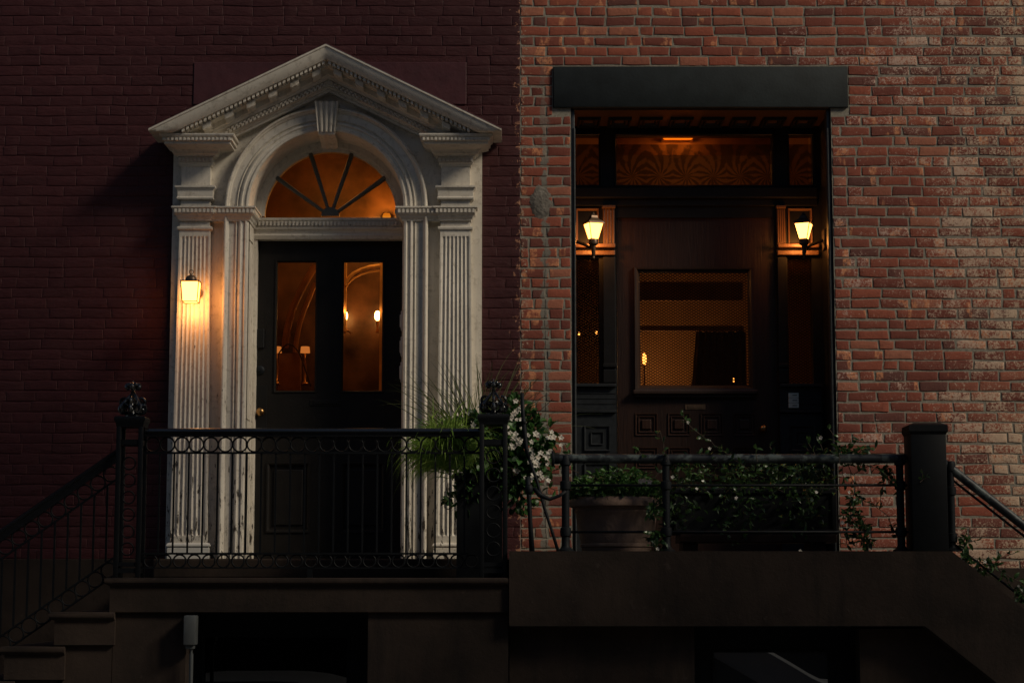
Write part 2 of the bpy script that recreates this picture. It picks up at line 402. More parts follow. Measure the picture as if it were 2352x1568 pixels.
w = brick_wall(XB, 6.0, EYE-.02, EYE+5.2, [(OX0, OX1, 0, LZ0), (LX0, LX1, LZ0, LZ1)], 11, relief=.0022, rag=.005)
w.build('wall', [BRICK, MORT], HOUSER, smooth=True, fixn=False)
m = MB(); m.box(LX0+.003, LX1-.003, -.022, .28, LZ0, LZ1-.006, bev=.006); m.build('stone_lintel', SLATE, HOUSER, ang=40)
# brownstone base courses
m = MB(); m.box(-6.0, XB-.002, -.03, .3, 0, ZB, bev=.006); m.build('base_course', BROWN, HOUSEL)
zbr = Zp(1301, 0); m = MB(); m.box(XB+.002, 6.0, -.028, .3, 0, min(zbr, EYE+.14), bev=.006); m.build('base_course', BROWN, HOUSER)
# cement patch
m = MB(); pc = at(1241, 464, 0); rnd = random.Random(2); n = 26
ring0 = [m.vert((pc.x + .085*math.cos(2*math.pi*k/n)*(1+rnd.uniform(-.2, .2)), .004, pc.z + .125*math.sin(2*math.pi*k/n)*(1+rnd.uniform(-.15, .15)))) for k in range(n)]
ring1 = [m.vert((pc.x + (m.v[k][0]-pc.x)*.8, -.006+rnd.uniform(-.002, .002), pc.z + (m.v[k][2]-pc.z)*.8)) for k in ring0]
for k in range(n): m.face((ring0[k], ring0[(k+1) % n], ring1[(k+1) % n], ring1[k]))
m.face(ring1); m.build('cement_patch', plain('grey_cement', (.17, .15, .125), .9, var=.3, scale=14, bump=.012, bscale=40), HOUSER, smooth=True)

# ------------------------------------------------------------------ left doorway: cream pedimented surround
ZS = Zp(1283, -.1)                             # foot of the surround
def dentils(m, x0, x1, yf, yb, z0, z1, pitch=.029, duty=.56):
    n = max(1, round((x1-x0)/pitch)); p = (x1-x0)/n
    for i in range(n): m.box(x0+i*p+p*(1-duty)/2, x0+(i+1)*p-p*(1-duty)/2, yf, yb, z0, z1)
# backing board, with the arch cut out of it
bxl, bxr = Xp(399, 350, -.06), Xp(1107, 350, -.06)
rO = 236/FPX*(14-.12)*1.0; rI = 180/FPX*(14-.12); rO *= 1.005
PTOPZ = Zp(330, -.06)
m = MB(); apx = Xp(747, 101, -.40)
rakeL, rakeA, rakeR = at(341, 297, -.40), at(747, 101, -.40), at(1152, 294, -.40)
rakeL.z = rakeR.z = (rakeL.z+rakeR.z)/2; rakeA.x = (rakeL.x+rakeR.x)/2
def rake_z(x): return rakeA.z - abs(x-rakeA.x)*(rakeA.z-rakeL.z)/(rakeA.x-rakeL.x)
N = 32; arc = [(XC + rI*1.02*math.cos(math.pi*k/N), ARC_Z + rI*1.02*math.sin(math.pi*k/N)) for k in range(N+1)]
top = lambda x: rake_z(x) - .10
def slab_col(xa, xb, za0, za1, zb0, zb1, y0=-.06, y1=.02):       # upright board between two x, given foot and head heights
    n = len(m.v)
    for y in (y0, y1):
        for x, z in ((xa, za0), (xb, zb0), (xb, zb1), (xa, za1)): m.vert((x, y, z))
    for q in ((0,1,2,3), (7,6,5,4)): m.face([n+i for i in q])
    m.face((n, n+4, n+5, n+1)); m.face((n+3, n+2, n+6, n+7))
rb_ = rI*1.02
slab_col(bxl, XC-rb_, ZS, top(bxl), ZS, top(XC-rb_)); slab_col(XC+rb_, bxr, ZS, top(XC+rb_), ZS, top(bxr))
for a, b in zip(arc[::-1], arc[::-1][1:]): slab_col(a[0], b[0], a[1], top(a[0]), b[1], top(b[0]))
for xe in (bxl, bxr): m.quad((xe, -.06, ZS), (xe, .02, ZS), (xe, .02, top(xe)), (xe, -.06, top(xe)))
m.build('surround_board', TRIM, HOUSEL, fixn=False)
# piers carrying the arch (moulded) and the deep jambs
def vmould(m, xs, ys, z0, z1):                # upright moulding: section points (x, y)
    a = [m.vert((x, y, z0)) for x, y in zip(xs, ys)]; b = [m.vert((x, y, z1)) for x, y in zip(xs, ys)]
    for i in range(len(a)-1): m.face((a[i], a[i+1], b[i+1], b[i]))
    m.face(b)
zi0 = Zp(507, -.14)                            # underside of the impost
ARCP = [(0, -.06), (.002, -.135), (.012, -.150), (.020, -.150), (.026, -.136), (.034, -.132), (.040, -.118), (.085, -.118), (.092, -.128), (.098, -.116), (.106, -.114), (.112, -.130), (.124, -.134), (.132, -.124), (.150, -.122), (.158, -.132), (.172, -.128), (.176, -.118)]
sc = (rO-rI)/.176
for sgn in (-1, 1):
    m = MB(); xs = [XC + sgn*(rO+.004 - p*sc) for p, y in ARCP] + [XC+sgn*rI, XC+sgn*rI]; ys = [y for p, y in ARCP] + [-.10, -.061]
    vmould(m, xs, ys, ZS, zi0+.03); m.build('pier', TRIM, HOUSEL, ang=50)
    # panelled jamb
    m = MB(); xj = XC + sgn*rI
    for a, b, xo in ((-.10, -.06, 0), (-.06, .14, .006), (.14, .20, 0)):
        m.box(xj + sgn*xo, xj + sgn*.12, a+.0005, b, ZS, ARC_Z)
    m.box(xj, xj+sgn*.0055, -.059, .139, ZS, ZS+.25); m.box(xj, xj+sgn*.0055, -.059, .139, ARC_Z-.22, ARC_Z); m.box(xj, xj+sgn*.0055, -.059, .139, ZS+.98, ZS+1.1)
    m.box(xj-sgn*.022, xj+sgn*.12, .203, .30, ZS, Zp(520, .2), bev=.003)        # door frame strip facing the street
    m.build('jamb', TRIM, HOUSEL)
# archivolt
m = MB(); N = 64; prof = [(rO - p*sc, y) for p, y in ARCP] + [(rI, -.10), (rI, .02), (rI-.004, .03), (rI-.004, .20)]
rows = []
for k in range(N+1):
    a = math.pi*k/N; rows.append([m.vert((XC + r*math.cos(a), y, ARC_Z + r*math.sin(a))) for r, y in prof])
for A, B in zip(rows, rows[1:]):
    for j in range(len(prof)-1): m.face((A[j], A[j+1], B[j+1], B[j]))
m.build('archivolt', TRIM, HOUSEL, ang=40)
# pilasters
def pilaster(cx, wt, wb, zb, zt, yf, nfl=7):
    m = MB(); S8 = 8; zz = [zb, zb+.02, zb+.035, zb+.05, zb+.058, zb+.066, zb+.08]; k = 14
    z2 = zt-.06; zz += [zb+.08+(z2-zb-.08)*i/k for i in range(1, k+1)] + [z2+.012, z2+.02, z2+.03, zt-.02, zt]
    rows = []
    for z in zz:
        tt = (z-zb)/(zt-zb); hw = (wb + (wt-wb)*tt)/2; row = [m.vert((cx-hw, -.055, z)), m.vert((cx-hw, yf, z))]
        mg = hw*.11; fw = (2*hw-2*mg)/nfl
        for i in range(nfl):
            for s in range(S8+1):
                u = -1 + 2*s/S8; uu = u/.80
                d = 0
                if abs(uu) < 1:
                    e = 0; rr = fw*.4
                    if z < zb+.066: e = (zb+.066-z)/rr
                    if z > z2: e = (z-z2)/rr
                    q = 1-uu*uu-e*e; d = math.sqrt(q)*fw*.36 if q > 0 else 0
                row.append(m.vert((cx-hw+mg+fw*(i+(u+1)/2), yf+d, z)))
        row += [m.vert((cx+hw, yf, z)), m.vert((cx+hw, -.055, z))]; rows.append(row)
    for A, B in zip(rows, rows[1:]):
        for j in range(len(A)-1): m.face((A[j], A[j+1], B[j+1], B[j]))
    return m
zsh = Zp(527, -.13)
pil = []
for sgn, pxc in ((-1, 447), (1, 1046)):
    cx = Xp(pxc, 530, -.13); wt, wb = 71/330, 85/330; zbp = Zp(1247, -.13)
    po = pilaster(cx, wt, wb, zbp, zsh, -.13).build('pilaster', TRIM, HOUSEL, ang=35); pil.append((sgn, cx, po))
    m = MB(); m.cornice(cx-wb/2-.004, cx+wb/2+.004, -.132, -.055, [(.0, zbp+.004), (.012, zbp-.001), (.018, zbp-.012), (.018, zbp-.02), (.006, zbp-.028), (.012, zbp-.034), (.012, ZS)])
    m.build('pilaster_base', plain('fresh_cream_paint', (.66, .64, .58), .5, var=.06, scale=12) if sgn < 0 else TRIM, po)
    m = MB()
    z = lambda py: Zp(py, -.14)
    h = wt/2
    m.cornice(cx-h, cx+h, -.128, -.055, [(.014, z(520)), (.016, z(522)), (.014, z(526)), (.002, z(529))])      # astragal
    m.box(cx-h+.002, cx+h-.002, -.126, -.055, z(522), z(504))                                             # neck
    m.box(cx-h+.004, cx+h-.004, -.124, -.055, z(476), z(456))
    m.cornice(cx-h, cx+h, -.126, -.055, [(.034, z(427)), (.034, z(431)), (.026, z(434)), (.018, z(438)), (.016, z(451)), (.022, z(454)), (.020, z(457)), (.004, z(460))])
    m.box(cx-h+.006, cx+h-.006, -.122, -.055, z(430), z(378))
    m.cornice(cx-h+.003, cx+h-.003, -.124, -.055, [(.020, z(360)), (.020, z(374)), (.010, z(377)), (.004, z(381))])
    dentils(m, cx-h-.018, cx+h+.018, -.160, -.12, z(371), z(363), .029)
    m.cornice(cx-h, cx+h, -.126, -.055, [(.072, z(343)), (.070, z(346)), (.056, z(350)), (.050, z(355)), (.034, z(358)), (.030, z(361))])
    for q in (-.118, 0, .118): m.box(cx+q-.024, cx+q+.024, -.225, -.055, z(343)+.001, z(334), bev=.008)    # mutules
    m.build('pilaster_capital', TRIM, po)
    # entablature block carrying the pediment
    m = MB(); x0, x1 = (Xp(366, 310, -.33), Xp(537, 310, -.33)) if sgn < 0 else (Xp(963, 310, -.33), Xp(1131, 310, -.33))
    zc = lambda py: Zp(py, -.33)
    m.cornice(x0+.05, x1-.05, -.28, -.055, [(.05, zc(306)), (.05, zc(309)), (.046, zc(312)), (.034, zc(314)), (.034, zc(321)), (.020, zc(323)), (.020, zc(328)), (-.02, zc(331)), (-.06, zc(333))])
    dentils(m, x0+.018, x1-.018, -.324, -.27, zc(321), zc(314.5), .0285)
    m.build('entablature_block', TRIM, HOUSEL)
    # impost cornice running from pilaster across pier into the reveal
    m = MB(); xa, xb = (Xp(410, 480, -.17), XC-rI) if sgn < 0 else (XC+rI, Xp(1080, 480, -.17))
    pr = [(.052, z(475.5)), (.052, z(479)), (.040, z(481)), (.036, z(492)), (.024, z(496)), (.018, z(500)), (.010, z(503)), (.006, z(507))]
    m.cornice(xa, xb, -.125, .20, pr)
    dentils(m, xa-.040, xb+.040, -.172, -.12, z(490), z(481.5), .0285)
    for i in range(9):                         # dentils on the return in the reveal
        xr = xb+.044 if sgn < 0 else xa-.044
        m.box(xr-.012, xr+.004 if sgn < 0 else xr+.012, -.155+i*.034, -.138+i*.034, z(490), z(481.5))
    m.cornice(cx-h+.004, cx+h-.004, -.137, -.055, pr)
    dentils(m, cx-h-.036, cx+h+.036, -.184, -.15, z(490), z(481.5), .0285)
    m.build('impost', TRIM, HOUSEL)
# raking cornice of the pediment
def rake(m, prof, xl=None, xr=None):
    xl = rakeL.x if xl is None else xl; xr = rakeR.x if xr is None else xr; rows = []
    for x in (xl, rakeA.x, xr): rows.append([m.vert((x, -p, rake_z(x)+a)) for p, a in prof])
    for A, B in zip(rows, rows[1:]):
        for j in range(len(prof)): k2 = (j+1) % len(prof); m.face((A[j], A[k2], B[k2], B[j]))
    m.face(rows[0]); m.face(rows[-1][::-1])
pz = .97/330
ZBLK = Zp(306, -.33) + .0015                 # the raking mouldings die onto the top of the corner blocks
def rake(m, prof, xl=None, xr=None, clamp=True):
    xl = rakeL.x if xl is None else xl; xr = rakeR.x if xr is None else xr; rows = []
    xs = [xl + (rakeA.x-xl)*i/24 for i in range(25)] + [rakeA.x + (xr-rakeA.x)*i/24 for i in range(1, 25)]
    for x in xs: rows.append([m.vert((x, -p, max(rake_z(x)+a, ZBLK if clamp else -9))) for p, a in prof])
    for A, B in zip(rows, rows[1:]):
        for j in range(len(prof)): k2 = (j+1) % len(prof); m.face((A[j], A[k2], B[k2], B[j]))
    m.face(rows[0]); m.face(rows[-1][::-1])
ped = MB(); rake(ped, [(.02, .012), (.405, 0), (.405, -.014), (.398, -.018), (.396, -.030), (.388, -.060), (.374, -.084), (.362, -.098), (.02, -.098)])
pedo = ped.build('pediment', TRIM, HOUSEL, ang=30)
m = MB(); rake(m, [(.02, .0135), (.407, .0015), (.40, .007), (.02, .020)], clamp=False); m.build('capping', MAROON, pedo)
m = MB(); rake(m, [(.02, -.0985), (.300, -.0985), (.300, -.128), (.21, -.130), (.21, -.168), (.196, -.178), (.19, -.196), (.170, -.204), (.170, -.240), (.150, -.244), (.146, -.256), (.13, -.262), (.125, -.276), (.02, -.276)], rakeL.x+.14, rakeR.x-.14); m.build('inner_moulding', TRIM, pedo, ang=30)
slope = (rakeA.z-rakeL.z)/(rakeA.x-rakeL.x)
def slanted_box(m, xc, hw, y0, y1, dz0, dz1):
    n = len(m.v)
    for y in (y0, y1):
        for x, dz in ((xc-hw, dz0), (xc+hw, dz0), (xc+hw, dz1), (xc-hw, dz1)): m.vert((x, y, max(rake_z(x)+dz, ZBLK)))
    for q in ((0,1,2,3), (7,6,5,4), (0,4,5,1), (1,5,6,2), (2,6,7,3), (3,7,4,0)): m.face([n+i for i in q])
half = (rakeR.x-rakeL.x)/2
for s in (-1, 1):
    m = MB()
    for i in range(40):
        d = .022 + i*.0305
        if d < half-.22: slanted_box(m, rakeA.x+s*d, .0092, -.350, -.299, -.122, -.099)
    m.build('dentil_course', TRIM, pedo); m = MB()
    for i in range(36):
        d = .02 + i*.0285
        if d < half-.50: slanted_box(m, rakeA.x+s*d, .009, -.190, -.169, -.221, -.205); slanted_box(m, rakeA.x+s*(d+.0142), .009, -.190, -.169, -.239, -.2215)
    m.build('dentil_course', TRIM, pedo)
for i in range(7):                             # scrolled modillion brackets
    for s in (-1, 1):
        d = .075 + i*.153
        if d > half-.27: continue
        xc = rakeA.x+s*d; m = MB(); hw = .029
        secs = [(-.310, -.129, -.150), (-.305, -.129, -.166), (-.285, -.129, -.172), (-.262, -.129, -.160), (-.245, -.129, -.158), (-.228, -.129, -.176), (-.209, -.129, -.180)]
        rows = []
        for y, a, b in secs:
            row = []
            for x, dz in ((xc-hw, a), (xc-hw, b+.006), (xc-hw*.5, b), (xc+hw*.5, b), (xc+hw, b+.006), (xc+hw, a)): row.append(m.vert((x, y, rake_z(x)+dz)))
            rows.append(row)
        for A, B in zip(rows, rows[1:]):
            for j in range(5): m.face((A[j], A[j+1], B[j+1], B[j]))
        m.face(rows[0]); m.face(rows[-1][::-1]); m.build('modillion', TRIM, pedo)
# keystone
m = MB(); kt, kb = Zp(233, -.19), Zp(302, -.19); hw1, hw0 = 27/332, 20.5/332; nf = 4; rows = []
for z, hw, yo in ((kb-.0, hw0, 0), (kb+.02, hw0*1.02, -.004), (kt-.03, hw1*.97, -.012), (kt-.012, hw1, -.016), (kt, hw1*1.04, -.018)):
    row = [m.vert((XC-hw, -.06, z)), m.vert((XC-hw, -.185+yo, z))]
    for i in range(nf):
        for u in (.12, .3, .5, .7, .88): row.append(m.vert((XC-hw+2*hw*(i+u)/nf, -.185+yo+.022*math.sin(math.pi*(u-.12)/.76), z)))
    row += [m.vert((XC+hw, -.185+yo, z)), m.vert((XC+hw, -.06, z))]; rows.append(row)
for A, B in zip(rows, rows[1:]):
    for j in range(len(A)-1): m.face((A[j], A[j+1], B[j+1], B[j]))
m.face(rows[-1]); m.face(rows[0])
ko = m.build('keystone', TRIM, HOUSEL, ang=50)
m = MB()                                       # its scroll running back under the arch
prv = [(-.17, kb+.004), (-.165, kb-.012), (-.13, kb-.018), (-.06, kb-.016), (.02, kb-.022), (.08, kb-.040), (.13, kb-.050), (.16, kb-.035), (.18, kb+.01)]
for i in range(len(prv)-1):
    pass
rows = []
for y, z in prv:
    rows.append([m.vert((XC+x, y, z+dz)) for x, dz in ((-hw0*.95, .0), (-hw0*.95, 0), (-hw0*.4, -.008), (0, 0), (hw0*.4, -.008), (hw0*.95, 0))])
for A, B in zip(rows, rows[1:]):
    for j in range(1, 5): m.face((A[j], A[j+1], B[j+1], B[j]))
for jj in (1, 5):
    tops = [m.vert((m.v[r[jj]][0], m.v[r[jj]][1], kb+.06)) for r in rows]
    for i in range(len(rows)-1): m.face((rows[i][jj], rows[i+1][jj], tops[i+1], tops[i]))
m.build('keystone_scroll', TRIM, ko)
# fanlight
YG = .235; fz = Zp(498, YG); fx = XC + 0.0; fr = 153.5/FPX*(14+YG)
m = MB(); N = 48; r0, r1 = fr, rI+.02; rows = []
for k in range(N+1):
    a = math.pi*k/N; c, s_ = math.cos(a), math.sin(a)
    rows.append([m.vert((fx+r*c, y, fz+r*s_)) for r, y in ((r1+.06, .195), (r0+.030, .200), (r0+.024, .208), (r0+.006, .212), (r0, .222), (r0, .28))])
for A, B in zip(rows, rows[1:]):
    for j in range(5): m.face((A[j], A[j+1], B[j+1], B[j]))
hub = 21/FPX*(14+YG)
fo = m.build('fanlight', TRIM, HOUSEL, ang=40)
m = MB()
n = 20; hb = [m.vert((fx+hub*math.cos(math.pi*k/n), .200, fz+hub*math.sin(math.pi*k/n))) for k in range(n+1)]
hb2 = [m.vert((fx+hub*math.cos(math.pi*k/n), .245, fz+hub*math.sin(math.pi*k/n))) for k in range(n+1)]
m.face(hb)
for k in range(n): m.face((hb[k], hb[k+1], hb2[k+1], hb2[k]))
for deg in (36, 72, 108, 144):
    a = R(deg); d = Vector((math.cos(a), 0, math.sin(a))); nrm = Vector((-math.sin(a), 0, math.cos(a)))
    for (ra, ha), (rb, hb_) in (((hub*.8, .011), (fr+.01, .0165)),):
        p0 = Vector((fx, 0, fz)) + d*ra; p1 = Vector((fx, 0, fz)) + d*rb; sec = [(-1, .245), (-1, .216), (-.45, .204), (.45, .204), (1, .216), (1, .245)]
        A = [m.vert(p0 + nrm*ha*u + Vector((0, y, 0))) for u, y in sec]; B = [m.vert(p1 + nrm*hb_*u + Vector((0, y, 0))) for u, y in sec]
        for j in range(5): m.face((A[j], A[j+1], B[j+1], B[j]))
FGREY = plain('grey_green_paint', (.115, .115, .095), .55, var=.15)
m.build('fan_bars', FGREY, fo, ang=40)
for i in range(5):
    m = MB(); a0, a1 = R(36*i+1), R(36*i+35); N = 8
    A = [m.vert((fx+(hub-.004)*math.cos(a0+(a1-a0)*k/N), YG, fz+(hub-.004)*math.sin(a0+(a1-a0)*k/N))) for k in range(N+1)]
    B = [m.vert((fx+(fr+.004)*math.cos(a0+(a1-a0)*k/N), YG, fz+(fr+.004)*math.sin(a0+(a1-a0)*k/N))) for k in range(N+1)]
    for k in range(N): m.face((A[k], A[k+1], B[k+1], B[k]))
    m.build('glass_pane', AMBER, fo)
# transom bar
m = MB(); zt = lambda py: Zp(py, .17)
m.cornice(XC-rI-.02, XC+rI+.02, .20, .30, [(.045, zt(501)), (.045, zt(506)), (.036, zt(508)), (.030, zt(520)), (.040, zt(522)), (.036, zt(526)), (.022, zt(530)), (.014, zt(536)), (.018, zt(540)), (.006, zt(548))], l=0, r=0)
dentils(m, XC-rI, XC+rI, .150, .19, zt(519), zt(509), .0275, .5); m.build('transom_bar', TRIM, HOUSEL)
# door
YD = .27; dx0, dx1 = XC-rI+.004, XC+rI-.004; dz0, dz1 = ZS, Zp(549, YD)
px = lambda p: Xp(p, 750, YD)
gl = [(px(635), px(724)), (px(788), px(878))]; gz0, gz1 = Zp(897, YD), Zp(601, YD)
m = MB()
def grid_frame(m, x0, x1, z0, z1, holes, y0, y1):
    xs = sorted({x0, x1, *[h for q in holes for h in q[:2]]}); zs = sorted({z0, z1, *[h for q in holes for h in q[2:]]})
    for xa, xb in zip(xs, xs[1:]):
        run = None
        for za, zb in zip(zs, zs[1:]):
            cx, cz = (xa+xb)/2, (za+zb)/2
            if any(q[0] < cx < q[1] and q[2] < cz < q[3] for q in holes):
                if run: m.box(xa, xb, y0, y1, run[0], run[1]); run = None
            else: run = (run[0], zb) if run else (za, zb)
        if run: m.box(xa, xb, y0, y1, *run)
def ring_mould(m, x0, x1, z0, z1, y, wd=.02, h=.012):      # raised picture-frame moulding round a rectangle
    rings = []
    for o, yy in ((-.002, y), (0, y-h), (wd*.4, y-h*.9), (wd*.7, y-h*.3), (wd, y+.012)):
        rings.append([m.vert(q) for q in ((x0+o, yy, z0+o), (x1-o, yy, z0+o), (x1-o, yy, z1-o), (x0+o, yy, z1-o))])
    for A, B in zip(rings, rings[1:]):
        for j in range(4): m.face((A[j], A[(j+1) % 4], B[(j+1) % 4], B[j]))
lp = [(px(618), px(716)), (px(788), px(886))]; lz0, lz1 = Zp(1222, YD), Zp(1062, YD)
mp = (px(618), px(886), Zp(1008, YD), Zp(925, YD))
grid_frame(m, dx0, dx1, dz0, dz1, [(*g_, gz0, gz1) for g_ in gl] + [(*l_, lz0, lz1) for l_ in lp], YD, YD+.05)
door = m.build('door', DARKD, HOUSEL)
for g_ in gl:
    m = MB(); m.quad((g_[0], YD+.02, gz0), (g_[1], YD+.02, gz0), (g_[1], YD+.02, gz1), (g_[0], YD+.02, gz1)); m.build('glass_pane', GLASS, door)
    m = MB(); ring_mould(m, g_[0]-.012, g_[1]+.012, gz0-.012, gz1+.012, YD, .014, .008); m.build('glazing_bead', DARKD, door)
for l_ in lp:
    m = MB(); m.box(l_[0], l_[1], YD+.018, YD+.04, lz0, lz1); ring_mould(m, l_[0], l_[1], lz0, lz1, YD, .025, .012)
    m.box(l_[0]+.05, l_[1]-.05, YD+.006, YD+.02, lz0+.05, lz1-.05, bev=.008); m.build('panel', DARKD, door)
m = MB(); m.box(px(714), px(786), YD-.006, YD, Zp(932, YD), Zp(918, YD), bev=.003); m.box(px(722), px(778), YD-.010, YD-.006, Zp(928, YD), Zp(921, YD), bev=.002); m.build('letter_slot', DARKD, door)
kp = at(600, 947, YD)
m = MB()
def ylathe(m, cx, cz, prof, n=20):             # prof: (r, y), turned about a level axis that points to the street
    rings = [[m.vert((cx+r*math.cos(2*math.pi*j/n), y, cz+r*math.sin(2*math.pi*j/n))) for j in range(n)] for r, y in prof]
    for A, B in zip(rings, rings[1:]):
        for j in range(n): m.face((A[j], A[(j+1) % n], B[(j+1) % n], B[j]))
    m.face(rings[0]); m.face(rings[-1][::-1])
ylathe(m, kp.x, kp.z, [(.022, YD), (.022, YD-.004), (.010, YD-.008), (.010, YD-.035), (.022, YD-.042), (.029, YD-.055), (.028, YD-.066), (.018, YD-.075), (.004, YD-.078)]); m.build('knob', BRASS, door, smooth=True)
m = MB(); m.box(kp.x-.045, kp.x+.04, YD-.004, YD, Zp(1010, YD), Zp(885, YD), bev=.002); m.build('lock_plate', BLKW, door)
kk = at(597, 850, YD); m = MB(); ylathe(m, kk.x, kk.z, [(.034, YD), (.034, YD-.006), (.028, YD-.012), (.014, YD-.014), (.012, YD-.02), (.003, YD-.02)]); m.build('deadlock', PIPED, door, ang=40)
kk = at(598, 778, YD); m = MB(); m.box(kk.x-.03, kk.x+.03, YD-.02, YD, kk.z-.07, kk.z+.07, bev=.006); m.build('keypad', BLKW, door)
for p0, p1 in ((714, 761), (773, 820), (831, 880)):      # entry phones on the right jamb
    m = MB(); xw = XC+rI; m.box(xw-.022, xw, .06, .15, Zp(p1, .1)+.004, Zp(p0, .1)-.004, bev=.005); m.box(xw-.030, xw-.021, .075, .135, Zp(p1, .1)+.03, Zp(p0, .1)-.03, bev=.003)
    m.build('entry_phone', WHITEP, HOUSEL, ang=40)

# hall behind the left door
HW = plain('warm_hall_wall', (.40, .26, .13), .7, var=.1); HF = m_wood('hall_floor', (.07, .03, .015), (.12, .05, .02))
def room(house, x0, x1, y0, y1, z0, z1):
    m = MB(); m.quad((x0, y1, z0), (x1, y1, z0), (x1, y1, z1), (x0, y1, z1)); m.quad((x0, y0, z0), (x0, y1, z0), (x0, y1, z1), (x0, y0, z1))
    m.quad((x1, y1, z0), (x1, y0, z0), (x1, y0, z1), (x1, y1, z1)); m.quad((x0, y1, z1), (x1, y1, z1), (x1, y0, z1), (x0, y0, z1)); m.quad((x0, y0, z0), (x1, y0, z0), (x1, y1, z0), (x0, y1, z0), 1)
    return m.build('hall', [HW, HF], house)
room(HOUSEL, XC-.9, XC+1.05, .33, 4.6, ZS-.02, EYE+4.4)
m = MB(); m.box(XC-1.2, XC-rI-.02, .31, .33, ZS-.1, EYE+4.5); m.box(XC+rI+.02, XC+1.2, .31, .33, ZS-.1, EYE+4.5)
N = 24; za = ARC_Z+rI-.02
m.box(XC-rI-.02, XC+rI+.02, .31, .33, fz+fr+.03, EYE+4.5); m.box(XC-rI-.02, fx-fr-.01, .31, .33, ARC_Z, fz+fr+.03); m.box(fx+fr+.01, XC+rI+.02, .31, .33, ARC_Z, fz+fr+.03)
m.build('inner_lining', HW, HOUSEL)
YH = 3.6
HALLG = 'things seen through the cream doorway'
for pxx in (792, 867):
    p = at(pxx, 725, 1.9); label = 'small lit wall sconce seen at the ' + ('left' if pxx < 800 else 'right') + ' side of the right-hand door pane'
    t = thing('wall_sconce', label, 'sconce', p, 'hall sconces behind the cream doorway')
    m = MB(); m.sphere(p, .024, sc=(1, 1, 1.7)); m.build('bulb', BULB, t, smooth=True)
    m = MB(); m.lathe(p.x, p.y, [(.012, p.z-.14), (.016, p.z-.13), (.008, p.z-.10), (.012, p.z-.05), (.02, p.z-.045), (.01, p.z-.04)], 12); m.tube([(p.x, p.y, p.z-.10), (p.x+.04, p.y+.05, p.z-.13), (p.x+.04, 2.0, p.z-.13)], .005); m.build('holder', BRASS, t, smooth=True)
    plight('sconce_light', p+Vector((0, -.05, .03)), .7, (1, .45, .14))
# a glazed inner screen: arch trim, curved stair string
m = MB(); 
def ribbon_arc(m, pts, wd, dp):
    m.tube(pts, wd, 8)
m.box(XC-.9, XC+.95, 2.05, 2.10, ZS, EYE+4.3); m.build('inner_wall', plain('amber_brown_wall', (.12, .060, .028), .4, var=.8, scale=3.2), HOUSEL)
m = MB(); pts = [at(pxx, pyy, 1.85) for pxx, pyy in ((792, 655), (800, 640), (812, 628), (830, 619), (850, 613), (872, 610))]; m.tube(pts, .016)
pts = [at(pxx, pyy+11, 1.85) for pxx, pyy in ((792, 655), (800, 640), (812, 628), (830, 619), (850, 613), (872, 610))]; m.tube(pts, .008)
m.box(at(786, 700, 1.85).x, at(795, 700, 1.85).x, 1.85, 1.9, at(790, 760, 1.85).z, at(790, 600, 1.85).z); m.box(at(872, 700, 1.85).x, at(880, 700, 1.85).x, 1.85, 1.9, at(790, 900, 1.85).z, at(790, 600, 1.85).z)
m.build('arch_trim', plain('honey_wood', (.85, .50, .18), .35), HOUSEL, smooth=False, ang=40)
m = MB(); pts = [at(pxx, pyy, 1.8) for pxx, pyy in ((724, 650), (712, 680), (699, 712), (688, 745), (681, 780), (678, 810))]; m.tube(pts, .02)
pts = [at(pxx, pyy, 1.82) for pxx, pyy in ((724, 610), (706, 640), (690, 670), (672, 710), (660, 755), (654, 800))]; m.tube(pts, [.03]*6)
m.box(at(640, 850, 1.85).x, at(690, 850, 1.85).x, 1.83, 1.95, ZS, at(640, 811, 1.83).z); m.build('stair_string', plain('stair_wood', (.30, .13, .045), .3), HOUSEL, smooth=False, ang=40)
for pp, lab in (((701, 803), 'small lit orange table lamp seen inside the left-hand door pane'), ((636, 803), 'lit orange lamp cut off by the left edge of the left door pane')):
    p = at(*pp, 1.6); t = thing('table_lamp', lab, 'lamp', p, 'table lamps in the hall')
    m = MB(); m.lathe(p.x, p.y, [(.040, p.z-.024), (.038, p.z-.022), (.034, p.z+.022), (.032, p.z+.024)], 16); m.build('lamp_shade', SHADE, t, smooth=True)
    m = MB(); m.lathe(p.x, p.y, [(.03, p.z-.28), (.03, p.z-.265), (.008, p.z-.25), (.016, p.z-.15), (.006, p.z-.08), (.006, p.z-.03)], 12); m.build('lamp_base', BRASS, t, smooth=True)
m = MB(); p0 = at(636, 800, 1.5)
pts = [at(640+2*k, 812 - 22*math.sin(math.pi*k/24), 1.5) for k in range(25)] + [at(690+k*3, 815+k*9, 1.5) for k in range(1, 9)]
m.tube(pts, .006, 6); tag(m.build('bentwood_stand', STEM, None, True, p0), 'dark bentwood hoop standing inside behind the left door pane', 'stand')
gp = at(888, 499, 1.93)
t = thing('bracket_lamp', 'hall lamp glowing behind the bottom right pane of the fanlight', 'lamp', gp)
m = MB(); m.lathe(gp.x, gp.y, [(.012, gp.z-.05), (.030, gp.z-.02), (.034, gp.z+.01), (.026, gp.z+.03)], 16); m.build('lamp_shade', emit('lit_bracket_shade', (1, .30, .02), .75), t, smooth=True)
plight('hall_ceiling_light', gp+Vector((0, -.12, .0)), 9, (1, .45, .10), .02)
plight('hall_light', (XC-.2, 1.0, EYE+3.3), 5, (1, .42, .10), .06)

# ------------------------------------------------------------------ right doorway
YR = .52
PX = lambda p, py=700: Xp(p, py, YR)
ZR = lambda py: Zp(py, YR)
ZRF = SZR + .01
